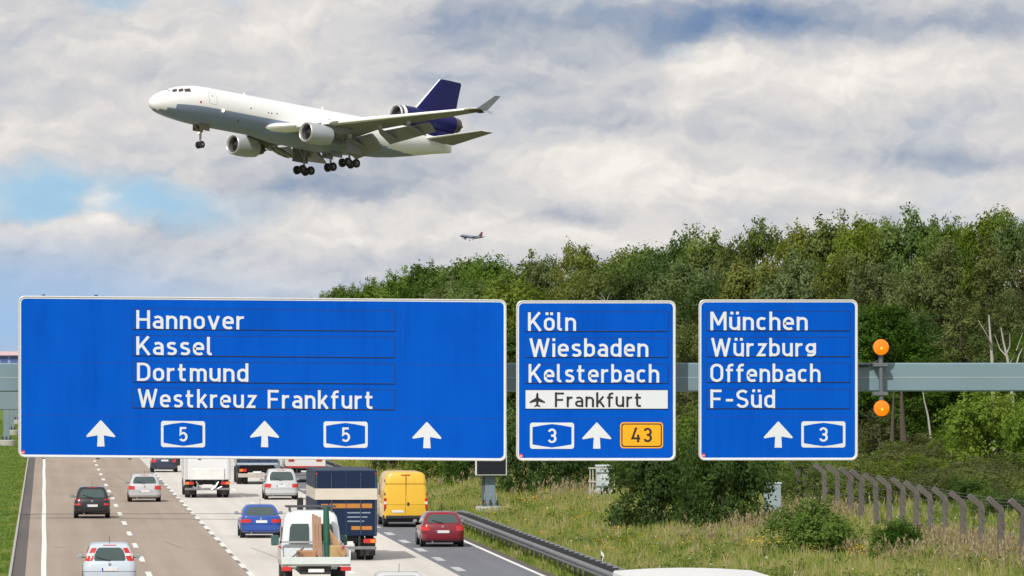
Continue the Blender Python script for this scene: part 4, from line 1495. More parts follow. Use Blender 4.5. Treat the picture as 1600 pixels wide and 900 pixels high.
cargo('tool_box', 'ochre box among the tools on the flatbed', 'box', shiftmb(mb), mat('ochre_box', (.45, .30, .14), .7, 0, .3, 3))
mb = MB().tube([(-.85, .6, .97), (-.3, 2.6, 1.3)], .03, 6).tube([(-.75, .6, .97), (-.15, 2.7, 1.2)], .022, 6)
cargo('metal_pipes', 'two thin grey pipes lying slanted on the flatbed', 'pipes', shiftmb(mb), STEEL)


# ------------------------------------------------------------------ aircraft (local axes: x forward, y to its left, z up; a = distance behind the nose)
JW = mat('jet_white', (.90, .90, .89), .38, 0, .04, .25, coat=.35)
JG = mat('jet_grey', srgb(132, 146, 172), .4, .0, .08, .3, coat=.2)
JB = mat('jet_blue', srgb(10, 14, 84), .45, 0, .08, .4, coat=.1, spec=.3)
JM = mat('jet_metal', (.52, .52, .51), .38, .5, .15, 1.5)
JN = mat('jet_nacelle', srgb(176, 182, 188), .4, .1, .08, .5)
JD = mat('jet_dark', (.03, .03, .032), .6)
JBR = mat('jet_hot_metal', (.14, .125, .11), .45, .7, .2, 1.5)
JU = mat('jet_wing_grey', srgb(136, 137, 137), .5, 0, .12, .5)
JWIN = mat('cockpit_glass', (.05, .04, .035), .08, spec=.8)
LIT = mat('landing_lamp', (1.0, .72, .42), .3, emit=6.0)


def airfoil(a, l, u, ch, th, twist=0.0, n=8):
    """ring of points round one wing section"""
    pts = []
    xs = [0, .02, .08, .2, .4, .65, .85, 1.0]
    up = [0, .32, .62, .9, 1.0, .68, .32, .03]
    lo = [0, -.22, -.40, -.5, -.45, -.22, -.06, -.03]
    for x, t in zip(xs, up): pts.append((x, t))
    for x, t in list(zip(xs, lo))[::-1][:-1]: pts.append((x, t))
    return [(-(a + x * ch), l, u + t * th * ch * .6 - (x - .3) * ch * twist) for x, t in pts]


def surface(mb, secs, mi=0, mfun=None):
    mb.loft([airfoil(*s) for s in secs], True, True, mi, True, mfun)


class Fus:
    def __init__(s, st, n=56):
        s.st, s.n = st, n

    def at(s, a, ang, off=0.0):
        st = s.st
        for p, q in zip(st, st[1:]):
            if p[0] <= a <= q[0]:
                t = (a - p[0]) / (q[0] - p[0])
                u, w, h = [p[i] + t * (q[i] - p[i]) for i in (1, 2, 3)]
                break
        # ang: 0 = left side, 90 = top
        return Vector((-a, (w + off) * math.cos(R_(ang)), u + (h + off) * math.sin(R_(ang))))

    def patch(s, mb, a0, a1, g0, g1, off=.03, na=3, ng=3, sh=0.0):
        rows = []
        for i in range(na + 1):
            a = a0 + (a1 - a0) * i / na
            rows.append([s.at(a + sh * j / ng, g0 + (g1 - g0) * j / ng, off) for j in range(ng + 1)])
        mb.loft(rows, closed=False)


def engine(root, a, l, u, r, L, core=True, name='engine', cowl=JN, lip=JM, tilt=0.0):
    e = bpy.data.objects.new(name, None); C.objects.link(e); e.parent = root
    o = (-a, l, u)
    ax = (-1, 0, -tilt)
    MB().lathe(o, ax, [(.35, r * .80), (.1, r * .84), (.0, r * .92), (.05, r * .98), (.28, r * 1.03)], 36).build('intake_lip', lip, e, smooth=60)
    MB().lathe(o, ax, [(.28, r * 1.03), (L * .3, r * 1.08), (L * .62, r * 1.06), (L, r * .90), (L, r * .84), (L * .8, r * .8)], 36).build('cowl', cowl, e, smooth=50)
    MB().lathe(o, ax, [(.35, r * .80), (1.0, r * .82), (1.1, r * .82)], 36).build('intake_duct', mat('duct_grey', (.16, .16, .16), .5), e, smooth=60)
    mb = MB().lathe(o, ax, [(1.1, r * .83), (1.1, r * .3), (.6, .02)], 28)
    for k in range(18):
        t = k * math.tau / 18
        c, s_ = math.cos(t), math.sin(t)
        c2, s2 = math.cos(t + .14), math.sin(t + .14)
        mb.add([(-a - 1.06, l + c * r * .3, u + s_ * r * .3 - tilt), (-a - 1.06, l + c * r * .8, u + s_ * r * .8 - tilt), (-a - .98, l + c2 * r * .8, u + s2 * r * .8 - tilt), (-a - .98, l + c2 * r * .3, u + s2 * r * .3 - tilt)], [(0, 1, 2, 3)])
    MB.build(mb, 'fan', JD, e, smooth=30)
    if core:
        MB().lathe(o, ax, [(L * .8, r * .72), (L * 1.02, r * .70), (L * 1.30, r * .48), (L * 1.30, r * .42), (L * 1.12, r * .36)], 28).build('core_nozzle', JBR, e, smooth=50)
        MB().lathe(o, ax, [(L * 1.1, r * .36), (L * 1.32, r * .26), (L * 1.52, .02)], 20).build('exhaust_cone', JBR, e, smooth=60)
    return e


def gear(root, a, l, ztop, zw, r, w, pairs, along, name, lean=0.0):
    """landing gear leg with its bogie; pairs = list of (da, dl)"""
    g = bpy.data.objects.new(name, None); C.objects.link(g); g.parent = root
    mb = MB().tube([(-a + lean, l, ztop), (-a, l, (ztop + zw) / 2), (-a, l, zw)], [.22, .19, .14], 10)
    mb.tube([(-a + 1.6, l, ztop), (-a, l, (ztop + zw) / 2 - .2)], .09, 6)
    mb.tube([(-a, l - .9 * (1 if l > 0 else -1 if l < 0 else 0), ztop), (-a, l, (ztop + zw) / 2)], .09, 6)
    if along: mb.tube([(-a + along, l, zw - .0), (-a - along, l, zw)], .13, 8)
    for da in sorted(set(p[0] for p in pairs)):
        mb.cyl((-a - da, l - .75, zw), (-a - da, l + .75, zw), .09, n=8)
    mb.build('strut', mat('gear_metal', (.30, .30, .30), .4, .3, .2, 2), g, smooth=50)
    for da, dl in pairs:
        s = 1 if dl > 0 else -1
        tw = MB().lathe((-a - da, l + dl - s * w / 2, zw), (0, s, 0), [(0, r * .5), (.0, r * .88), (w * .18, r), (w * .82, r), (w, r * .88), (w, r * .52)], 24).build('wheel', RUBBER, g, smooth=45)
        MB().lathe((-a - da, l + dl + s * (w / 2 - .06), zw), (0, s, 0), [(0, r * .55), (.02, r * .5), (-.02, r * .2), (.0, 0)], 16).build('hub', mat('hub_grey', (.12, .12, .12), .5, .3), tw, smooth=45)
        MB().lathe((-a - da, l + dl - s * (w / 2 - .02), zw), (0, -s, 0), [(0, r * .55), (-.02, 0)], 16).build('inner_hub', JD, tw)
    return g


AX = Matrix((CM.col[0], -CM.col[2], CM.col[1])).transposed()       # camera axes: right, depth, up

# ---- the three-engined jet on approach
RJ = Matrix(((-0.7275, 0.6856, 0.0262), (-0.6752, -0.7222, 0.1502), (0.1219, 0.0916, 0.9883)))
jet = bpy.data.objects.new('cargo_jet', None)
C.objects.link(jet)
jet.matrix_world = Matrix.Translation(CP + AX @ Vector((-52.13, 870.5, 28.40))) @ (AX @ RJ).to_4x4()
tag(jet, 'large white three engined jet with dark blue tail and wheels down, approaching over the signs', 'aircraft')
jst = [(-3.3, -.80, .03, .03), (-3.26, -.80, .30, .30), (-3.1, -.79, .62, .62), (-2.75, -.76, .98, .98), (-2.1, -.68, 1.38, 1.38), (-1.1, -.55, 1.80, 1.78), (.2, -.38, 2.18, 2.16), (1.8, -.20, 2.52, 2.52), (3.4, -.08, 2.76, 2.78), (5, -.01, 2.91, 2.93), (7.5, 0, 3.01, 3.01), (12, 0, 3.01, 3.01), (20, 0, 3.01, 3.01), (30, 0, 3.01, 3.01), (40, 0, 3.01, 3.01), (43, .1, 2.95, 2.90), (46, .30, 2.78, 2.68), (49, .56, 2.48, 2.38), (52, .82, 2.05, 2.02), (54.5, 1.0, 1.58, 1.68), (56.5, 1.1, 1.05, 1.42), (58.0, 1.15, .42, 1.2), (58.4, 1.15, .12, 1.1)]
fu = Fus(jst)
nseg = 96
jas = [s[0] for s in jst if s[0] < 30] + list(np.arange(30, 58.2, .5)) + [58.4]
rings = [[fu.at(a, 360 * j / nseg) for j in range(nseg)] for a in jas]


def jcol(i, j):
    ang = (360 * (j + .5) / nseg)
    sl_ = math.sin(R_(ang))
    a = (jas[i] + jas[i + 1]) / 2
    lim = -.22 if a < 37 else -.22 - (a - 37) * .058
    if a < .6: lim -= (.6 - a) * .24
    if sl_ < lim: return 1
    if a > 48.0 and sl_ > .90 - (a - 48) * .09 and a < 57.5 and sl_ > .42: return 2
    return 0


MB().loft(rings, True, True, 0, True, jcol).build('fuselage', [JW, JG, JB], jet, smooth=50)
for s in (1, -1):
    def A(g): return g if s > 0 else 180 - g
    for (a0, a1, g0, g1, sh) in ((-.25, .55, 44, 62, .35), (.75, 1.55, 40, 56, .3), (1.75, 2.85, 36, 52, .15)):
        mb = MB(); fu.patch(mb, a0, a1, A(g0), A(g1), .03, 3, 3, sh)
        mb.build('cockpit_window', JWIN, jet)
    mb = MB()
    for (a0, a1, g0, g1) in ((5.9, 5.95, 0, 38), (7.35, 7.4, 0, 38), (5.9, 7.4, 37.4, 38.2), (5.9, 7.4, -.3, .4)):
        fu.patch(mb, a0, a1, A(g0), A(g1), .015, 2, 8)
    fu.patch(mb, 6.5, 6.8, A(24), A(29), .02)
    mb.build('door_outline', mat('door_line', (.38, .38, .38), .5), jet)
    mb = MB()
    for a, g, w in ((14, 6, .25), (17.6, 3, .18), (18.2, 3, .22), (19.3, 5, .2), (30, 16, .3), (33.6, 17, .22), (12, -38, .3), (20, -42, .35), (22, -45, .35)):
        fu.patch(mb, a, a + w, A(g), A(g + 4), .02)
    mb.build('vent', JD, jet)
    mb = MB(); fu.patch(mb, 4.1, 4.45, A(-2), A(4), .03)
    mb.build('red_mark', SRED, jet)
    for a, g in ((8.6, -13.5), (25.6, -14)):
        p = fu.at(a, A(g), .06)
        MB().lathe(p, (1, .6 * s, -.1), [(0, .2), (.08, .16), (.12, 0)], 12).build('landing_light', LIT, jet)
mb = MB()
fu.patch(mb, -.55, -.38, 60, 120, .035, 1, 6)
mb.build('windscreen', JWIN, jet)
MB().box(-31.4, -31.0, -.04, .04, 2.95, 3.5).box(-15.4, -15.1, -.04, .04, 2.95, 3.4).build('antenna', JW, jet)
# wing root fairing
rings = []
for a, w, h, uc in ((16, .3, .3, -2.2), (18, 2.0, 1.0, -2.1), (22, 3.3, 1.35, -2.05), (28, 3.7, 1.5, -2.05), (34, 3.5, 1.45, -2.05), (38, 2.4, 1.1, -2.1), (41, .4, .4, -2.1)):
    rings.append([(-a, w * math.cos(k * math.tau / 24), uc + h * math.sin(k * math.tau / 24)) for k in range(24)])
MB().loft(rings, True, True).build('belly_fairing', JG, jet, smooth=60)
for s in (1, -1):
    wing = MB()
    surface(wing, [(17.6, s * 2.3, -1.9, 15.2, .13, .02), (21.2, s * 5.2, -1.45, 12.2, .12, .02), (25.2, s * 10.0, -.75, 8.6, .11, .02), (32.0, s * 17.5, .35, 5.7, .10, .01), (39.2, s * 25.1, 1.55, 3.1, .10, 0), (39.9, s * 25.5, 1.62, 2.3, .09, 0)],
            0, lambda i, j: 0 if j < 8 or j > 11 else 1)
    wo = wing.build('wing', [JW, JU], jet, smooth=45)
    # slats: the drooped white leading edge
    sl_ = MB()
    for (p, q) in (((21.6, 5.9, -1.5), (24.9, 9.6, -.95)), ((25.8, 10.6, -.82), (38.6, 24.6, 1.32))):
        rings = []
        for t in np.linspace(0, 1, 5):
            a, l, u = [p[i] + t * (q[i] - p[i]) for i in range(3)]
            k = 1 - .45 * t if p[1] > 8 else 1.15
            rings.append([(-a + .55 * k, s * l, u - .28 * k), (-a + .62 * k, s * l, u - .12 * k), (-a + .45 * k, s * l, u + .06 * k), (-a - .25 * k, s * l, u + .24 * k), (-a - .2 * k, s * l, u + .16 * k), (-a + .35 * k, s * l, u - .1 * k)])
        sl_.loft(rings, True, True)
    sl_.build('slat', JW, wo, smooth=40)
    # flaps, lowered
    for nm, (l0, a0, u0, c0), (l1, a1, u1, c1) in (('inboard_flap', (3.3, 32.2, -2.0, 4.0), (9.0, 33.3, -1.15, 3.5)), ('outboard_flap', (10.6, 33.6, -1.0, 2.9), (17.8, 37.2, .15, 2.1))):
        rings = []
        for (l, a, u, c) in ((l0, a0, u0, c0), (l1, a1, u1, c1)):
            d = R_(36)
            up = [(0, .0), (.1, .09), (.4, .10), (1.0, .01), (.5, -.03), (.1, -.06)]
            rings.append([(-(a + c * (x * math.cos(d) + z * math.sin(d))), s * l, u - .25 + c * (-x * math.sin(d) + z * math.cos(d))) for x, z in up])
        MB().loft(rings, True, True).build('flap', JU, wo, smooth=30)
    for (l, a, u) in ((6.4, 30.8, -2.1), (12.2, 31.8, -1.25), (16.0, 34.2, -.6)):
        MB().lathe((-a, s * l, u), (-1, 0, -.28), [(0, .02), (.8, .28), (2.2, .36), (3.6, .25), (4.6, .02)], 12).build('flap_fairing', JU, wo, smooth=60)
        MB().box(-a - .9, -a - .2, s * l - .12, s * l + .12, u + .0, u + .75).build('flap_bracket', JM, wo)
    # winglets
    wl = MB()
    wl.loft([[(-40.2, s * 25.5, 1.60), (-42.4, s * 25.5, 1.62), (-42.4, s * 25.62, 1.66), (-40.2, s * 25.62, 1.66)], [(-43.1, s * 26.3, 3.9), (-44.3, s * 26.3, 4.0), (-44.3, s * 26.38, 4.0), (-43.1, s * 26.38, 3.9)]], True, True)
    wl.loft([[(-41.2, s * 25.5, 1.56), (-43.2, s * 25.5, 1.56), (-43.2, s * 25.55, 1.5), (-41.2, s * 25.55, 1.5)], [(-42.6, s * 25.8, 1.1), (-43.3, s * 25.8, 1.1), (-43.3, s * 25.85, 1.08), (-42.6, s * 25.85, 1.08)]], True, True)
    wl.build('winglet', mat('winglet_grey', srgb(150, 160, 164), .45), wo)
    MB().box(-42.2, -39.6, s * 24.6 - .5, s * 24.6 + .5, 1.28, 1.4).build('tip_panel', mat('tip_brown', (.10, .07, .05), .6), wo)
    # pylon and engine
    en = engine(jet, 20.4, s * 8.55, -2.95, 1.52, 4.7, tilt=.0)
    MB().loft([[(-21.8, s * 8.55 - .18, -1.5), (-21.8, s * 8.55 + .18, -1.5), (-24.6, s * 8.55 + .18, -.75), (-24.6, s * 8.55 - .18, -.75)],
               [(-24.2, s * 8.55 - .2, -2.0), (-24.2, s * 8.55 + .2, -2.0), (-30.0, s * 8.55 + .2, -1.35), (-30.0, s * 8.55 - .2, -1.35)],
               [(-24.2, s * 8.55 - .15, -3.0), (-24.2, s * 8.55 + .15, -3.0), (-28.5, s * 8.55 + .15, -2.1), (-28.5, s * 8.55 - .15, -2.1)]], True, True).build('pylon', JU, en)
    # tailplane
    tp = MB()
    surface(tp, [(50.2, s * 1.3, 1.0, 7.4, .09), (57.2, s * 8.3, 2.55, 2.5, .08)], 0, lambda i, j: 0 if j < 8 or j > 12 else 1)
    tp.build('tailplane', [JW, JU], jet, smooth=45)
# fin with its white leading edge and the third engine through its root
fin = MB()
rings = []
for (u, a, ch, th) in ((2.3, 46.6, 12.0, .5), (6.1, 50.3, 8.8, .42), (11.5, 55.5, 4.6, .24)):
    prof = [(0, 0), (.03, .5), (.12, .85), (.35, 1), (.7, .6), (1, .05), (1, -.05), (.7, -.6), (.35, -1), (.12, -.85), (.03, -.5)]
    rings.append([(-(a + x * ch), y * th, u) for x, y in prof])
fin.loft(rings[1:], True, True, 0, True, lambda i, j: 1 if j in (0, 10) else 0)
fin.build('fin', [JB, JW], jet, smooth=45)
MB().loft([[(-(57.6), .06, 6.5), (-59.05, .03, 6.5), (-59.05, -.03, 6.5), (-57.6, -.06, 6.5)], [(-59.2, .05, 11.3), (-60.2, .02, 11.3), (-60.2, -.02, 11.3), (-59.2, -.05, 11.3)]], True, True).build('rudder', JB, jet)
te = engine(jet, 46.3, 0, 4.55, 1.55, 12.0, core=False, name='engine', cowl=JB, lip=JM)
MB().lathe((-46.3, 0, 4.55), (-1, 0, 0), [(0.02, 1.44), (.0, 1.5), (.5, 1.60), (1.25, 1.63)], 36).build('intake_ring', JW, te, smooth=60)
MB().lathe((-46.3, 0, 4.55), (-1, 0, 0), [(11.9, 1.38), (13.3, 1.12), (13.3, 1.0), (12.2, .9)], 28).build('exhaust_nozzle', JBR, te, smooth=50)
MB().lathe((-46.3, 0, 4.55), (-1, 0, 0), [(12.2, .8), (13.6, .5), (14.6, .03)], 20).build('exhaust_cone', JBR, te, smooth=60)
rings = []
for a, w, u0, u1 in ((47.2, .15, 2.4, 3.3), (48.5, .8, 2.0, 3.6), (52, .9, 1.9, 3.8), (56, .7, 1.6, 3.8), (58.8, .3, 2.2, 3.8)):
    rings.append([(-a, -w, u0), (-a, w, u0), (-a, w * .8, u1), (-a, -w * .8, u1)])
MB().loft(rings, True, True).build('tail_pylon', JB, jet, smooth=40)
# wheels
gn = gear(jet, 6.8, 0, -2.7, -5.9, .55, .36, [(0, .38), (0, -.38)], 0, 'nose_gear')
MB().box(-7.9, -5.9, .75, .82, -3.75, -2.85).box(-7.9, -5.9, -.82, -.75, -3.75, -2.85).build('gear_door', mat('door_brown', (.20, .15, .10), .6), gn)
MB().lathe((-6.4, 0, -4.1), (1, 0, 0), [(0, .16), (.06, .12), (.1, 0)], 12).build('landing_light', LIT, gn)
for l in (5.3, -5.3):
    g = gear(jet, 32.4, l, -1.9, -5.75, .68, .48, [(-.85, .68), (-.85, -.68), (.85, .68), (.85, -.68)], .9, 'main_gear')
    s = 1 if l > 0 else -1
    MB().box(-34.0, -30.8, l + s * .95, l + s * 1.02, -4.4, -2.0).build('gear_door', JU, g)
g = gear(jet, 33.2, 0, -2.8, -5.7, .68, .48, [(0, .62), (0, -.62)], 0, 'centre_gear')
for s in (1, -1):
    MB().box(-34.6, -32.4, s * 1.1 - .04, s * 1.1 + .04, -4.2, -3.2).build('gear_door', JU, g)

# ---- the distant twin-engined jet
far = bpy.data.objects.new('distant_jet', None)
C.objects.link(far)
p = ray(735, 370.5)
RF = Matrix.Rotation(R_(-3), 3, 'X') @ Matrix(((-0.80, 0.60, 0.02), (-0.60, -0.79, 0.08), (0.06, 0.05, 0.995)))
FD = 7300.0
far.matrix_world = Matrix.Translation(CP + p * FD + AX @ (Matrix(((-0.80, 0.60, 0.02), (-0.60, -0.79, 0.08), (0.06, 0.05, 0.995))) @ Vector((17, 0, 1)))) @ (AX @ RF).to_4x4()
tag(far, 'tiny distant jet with a red fin low over the trees', 'aircraft')
FG = mat('far_jet_haze_grey', srgb(140, 150, 172), .5)  # distance haze is painted into this grey-blue and the belly tone
FB = mat('far_jet_haze_belly', srgb(95, 105, 130), .5)
fst = [(0, -.3, .05, .05), (.8, -.2, .8, .8), (2.5, 0, 1.6, 1.65), (5, 0, 1.98, 1.98), (24, 0, 1.98, 1.98), (30, .5, 1.4, 1.45), (35, 1.0, .6, .7), (37.5, 1.3, .1, .2)]
f2 = Fus(fst, 24)
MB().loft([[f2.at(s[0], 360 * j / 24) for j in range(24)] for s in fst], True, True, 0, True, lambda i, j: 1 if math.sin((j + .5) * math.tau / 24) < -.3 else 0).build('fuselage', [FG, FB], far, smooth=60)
for s in (1, -1):
    mb = MB(); surface(mb, [(11.5, s * 1.5, -1.2, 7.0, .12), (16, s * 6.4, -.6, 4.0, .11), (22.2, s * 17.0, .9, 1.6, .1)])
    mb.build('wing', FG, far, smooth=45)
    engine(far, 11.2, s * 5.75, -2.1, 1.1, 3.2, cowl=FB, lip=FG)
    mb = MB(); surface(mb, [(31.2, s * .6, 1.1, 4.2, .09), (34.6, s * 6.2, 1.7, 1.6, .08)])
    mb.build('tailplane', FG, far, smooth=45)
    gear(far, 18.6, s * 3.8, -1.2, -4.0, .6, .45, [(0, .45), (0, -.45)], 0, 'main_gear')
gear(far, 5.2, 0, -1.8, -3.8, .4, .3, [(0, .25), (0, -.25)], 0, 'nose_gear')
rings = []
for (u, a, ch, th) in ((1.2, 28.6, 6.6, .3), (7.9, 33.8, 2.6, .12)):
    rings.append([(-a, 0, u), (-a - ch * .3, th, u), (-a - ch, 0.01, u), (-a - ch * .3, -th, u)])
MB().loft(rings, True, True).build('fin', mat('far_fin_red', srgb(124, 72, 96), .5), far)


# ------------------------------------------------------------------ vegetation
def leaf_mat(name, c0, c1, c2, trans=.42):
    c0, c1, c2 = [(c[0] * 1.06, c[1] * 1.16, c[2] * 1.1) for c in (c0, c1, c2)]
    m = bpy.data.materials.new(name)
    m.use_nodes = True
    nt = m.node_tree
    nt.nodes.clear()
    out = N(nt, 'ShaderNodeOutputMaterial')
    at_ = N(nt, 'ShaderNodeAttribute'); at_.attribute_name = 'tint'
    oi = N(nt, 'ShaderNodeObjectInfo')
    col = ramp(nt, at_.outputs['Fac'], [(0.0, c0), (0.5, c1), (1.0, c2)])
    hs = N(nt, 'ShaderNodeHueSaturation')
    link(nt, mth(nt, 'ADD', .482, mth(nt, 'MULTIPLY', oi.outputs['Random'], .036)), hs.inputs['Hue'])
    link(nt, mth(nt, 'ADD', .86, mth(nt, 'MULTIPLY', mth(nt, 'FRACT', mth(nt, 'MULTIPLY', oi.outputs['Random'], 7.31)), .3)), hs.inputs['Value'])
    link(nt, mth(nt, 'ADD', .85, mth(nt, 'MULTIPLY', mth(nt, 'FRACT', mth(nt, 'MULTIPLY', oi.outputs['Random'], 3.77)), .25)), hs.inputs['Saturation'])
    link(nt, col, hs.inputs['Color'])
    d = N(nt, 'ShaderNodeBsdfPrincipled')
    d.inputs['Roughness'].default_value = .6
    d.inputs['Specular IOR Level'].default_value = .12
    link(nt, hs.outputs[0], d.inputs['Base Color'])
    t = N(nt, 'ShaderNodeBsdfTranslucent')
    link(nt, mixc(nt, .5, hs.outputs[0], (.16, .22, .03)), t.inputs[0])
    mx = N(nt, 'ShaderNodeMixShader'); mx.inputs[0].default_value = trans
    link(nt, d.outputs[0], mx.inputs[1]); link(nt, t.outputs[0], mx.inputs[2])
    link(nt, mx.outputs[0], out.inputs[0])
    return m


L_GREEN = leaf_mat('leaf_green', (.070, .118, .018), (.150, .205, .032), (.235, .270, .060))
L_DARK = leaf_mat('leaf_dark', (.030, .066, .013), (.058, .106, .020), (.108, .158, .034))
L_OLIVE = leaf_mat('leaf_olive', (.100, .118, .022), (.180, .190, .040), (.255, .240, .068))
L_PINE = leaf_mat('needle_dark', (.052, .068, .020), (.098, .112, .032), (.155, .150, .052), .2)
L_GREY = leaf_mat('leaf_greygreen', (.085, .125, .036), (.145, .185, .060), (.215, .240, .095))
L_BRIGHT = leaf_mat('leaf_bright', (0.086, 0.144, 0.017), (0.161, 0.230, 0.028), (0.241, 0.282, 0.046))
L_SCRUB = leaf_mat('leaf_scrub', (0.079, 0.089, 0.032), (0.121, 0.124, 0.047), (0.163, 0.142, 0.074))


def quads_mesh(name, P, tint, m):
    """P: (n, 4, 3) leaf corners"""
    n = len(P)
    me = bpy.data.meshes.new(name)
    me.vertices.add(n * 4)
    me.vertices.foreach_set('co', P.astype(np.float32).reshape(-1))
    me.loops.add(n * 4)
    me.loops.foreach_set('vertex_index', np.arange(n * 4, dtype=np.int32))
    me.polygons.add(n)
    me.polygons.foreach_set('loop_start', np.arange(0, n * 4, 4, dtype=np.int32))
    a = me.attributes.new('tint', 'FLOAT', 'FACE')
    a.data.foreach_set('value', np.clip(tint, 0, 1).astype(np.float32))
    me.materials.append(m)
    me.update(calc_edges=True)
    return me


def unit(v):
    return v / np.maximum(np.linalg.norm(v, axis=-1, keepdims=True), 1e-9)


def leaves(cent, nrm, ctint, per, spread, size, flat=1.0):
    """leaf quads scattered round the clump centres"""
    n = len(cent) * per
    c = np.repeat(cent, per, 0)
    off = rng.normal(0, 1, (n, 3)) * spread
    off[:, 2] *= flat
    pos = c + off
    nn = unit(np.repeat(nrm, per, 0) * .95 + np.array([0, 0, .40]) + rng.normal(0, .46, (n, 3)))
    t = unit(np.cross(nn, rng.normal(0, 1, (n, 3))))
    b = np.cross(nn, t)
    s = (size * rng.uniform(.6, 1.25, n))[:, None]
    P = np.stack([pos - t * s * .5, pos + b * s * .32 + nn * s * .06, pos + t * s * .5, pos - b * s * .32 + nn * s * .06], 1)
    tint = np.repeat(ctint, per) + rng.normal(0, .11, n)
    return P, tint


def lobes_to_clumps(lob, per_m2, seedtint=True):
    cs, ns, ts = [], [], []
    for (x, y, z, rx, rz) in lob:
        k = int(per_m2 * 4 * math.pi * rx * rz)
        d = unit(rng.normal(0, 1, (k, 3)))
        d = d[d[:, 2] > -.75]
        k = len(d)
        rr = 1 + .15 * np.abs(rng.normal(0, 1, k)) * rng.choice([-1, .7], k)
        inner = rng.random(k) < .22
        rr = np.where(inner, rng.uniform(.35, .8, k), rr)
        p = np.array([x, y, z]) + d * rr[:, None] * np.array([rx, rx, rz])
        lt = rng.normal(.45, .16)
        cs.append(p); ns.append(d); ts.append(lt + rng.normal(0, .13, k))
    return np.concatenate(cs), np.concatenate(ns), np.concatenate(ts)


def make_proto(kind, leafm, H=12.0, seed=0, trunkm=BARK):
    global rng
    rng = np.random.default_rng(seed)
    lob = []
    if kind in ('broad', 'loose'):
        nl = 40 if kind == 'broad' else 34
        for i in range(nl):
            t = (i + .5) / nl
            z = 2.6 + 8.0 * t
            R = 3.7 * math.sqrt(max(.04, 1 - ((t - .42) / .60) ** 2)) * rng.uniform(.72, 1.0)
            a = i * 2.4 + rng.uniform(-.5, .5)
            r = rng.uniform(.75, 1.35) * (1 if kind == 'broad' else .82) * (1.0 - .25 * max(0, t - .6))
            lob.append((R * math.cos(a), R * math.sin(a), z, r, r * rng.uniform(.75, 1.0)))
        lob.append((0.2, 0, 6.2, 2.4, 2.6))
        for i in range(9):
            a = rng.uniform(0, 6.28); R = rng.uniform(.2, 2.2)
            lob.append((R * math.cos(a), R * math.sin(a), rng.uniform(9.9, 11.2), rng.uniform(.5, .9), rng.uniform(.5, .95)))
        dens, per, spr, size = (2.9, 20, .17, .25) if kind == 'broad' else (2.5, 17, .17, .22)
    elif kind == 'pine':
        for i in range(34):
            t = (i + .5) / 34
            z = 2.5 + 9.0 * t
            R = 2.9 * (1 - t) ** .75 * rng.uniform(.35, 1.05) + .1
            a = i * 2.4 + rng.uniform(-.6, .6)
            r = (.55 + .75 * (1 - t)) * rng.uniform(.8, 1.2)
            lob.append((R * math.cos(a), R * math.sin(a), z, r, r * .55))
        dens, per, spr, size = 4.0, 20, .14, .19
    elif kind == 'bush':
        nl = 15
        for i in range(9):
            a = i * .7; r = rng.uniform(.4, .6)
            lob.append((1.15 * math.cos(a), 1.15 * math.sin(a), .38, r, r * .8))
        for i in range(nl):
            a = i * 2.4; R = 1.25 * math.sqrt((i + .5) / nl) * rng.uniform(.8, 1.1)
            r = rng.uniform(.45, .75)
            lob.append((R * math.cos(a), R * math.sin(a), .45 + 1.75 * (1 - (R / 1.6) ** 2) * rng.uniform(.5, 1.1), r, r * .85))
        lob.append((0, 0, 1.0, 1.0, .95))
        dens, per, spr, size = 9.0, 15, .085, .115
    elif kind == 'scrub':
        for i in range(14):
            a = i * 2.4; R = 1.5 * math.sqrt((i + .5) / 14)
            r = rng.uniform(.3, .55)
            lob.append((R * math.cos(a), R * math.sin(a), rng.uniform(.3, 1.7), r, r * 1.3))
        dens, per, spr, size = 10.0, 16, .10, .12
    c, n, t = lobes_to_clumps(lob, dens)
    c[:, 2] = np.maximum(c[:, 2], .05)
    P, tint = leaves(c, n, t, per, spr, size)
    me = quads_mesh('crown', P, tint, leafm)
    mb = MB()
    if kind in ('bush', 'scrub'):
        for i in range(6):
            a = i * 1.05
            mb.tube([(.05 * math.cos(a), .05 * math.sin(a), -.2), (.3 * math.cos(a), .3 * math.sin(a), .8), (.8 * math.cos(a + .3), .8 * math.sin(a + .3), 1.7)], [.05, .035, .012], 5)
        nm = 'stems'
    else:
        mb.tube([(0, 0, -.4), (.05, 0, 2), (-.08, .06, 5), (.05, -.05, 8.2), (0, 0, 11)], [.24, .20, .15, .09, .03], 9)
        for (x, y, z, r, _) in lob[::2][:14]:
            zb_ = max(1.8, z - 2.2 if kind != 'pine' else z - .2)
            mb.tube([(0, 0, zb_), (x * .5, y * .5, (zb_ + z) / 2 + .1), (x, y, z)], [.085, .055, .02], 5)
        nm = 'trunk'
    root = empty('tree' if kind not in ('bush', 'scrub') else 'bush', (0, 0, -500))
    o = bpy.data.objects.new('crown' if nm == 'trunk' else 'foliage', me)
    C.objects.link(o); o.parent = root
    mb.build(nm, trunkm, root, smooth=60)
    zs = P[:, :, 2].max()
    return dict(root=root, H=float(np.percentile(P[:, :, 2], 99.8)), used=False, W=float(np.percentile(np.abs(P[:, :, 0]), 99)))


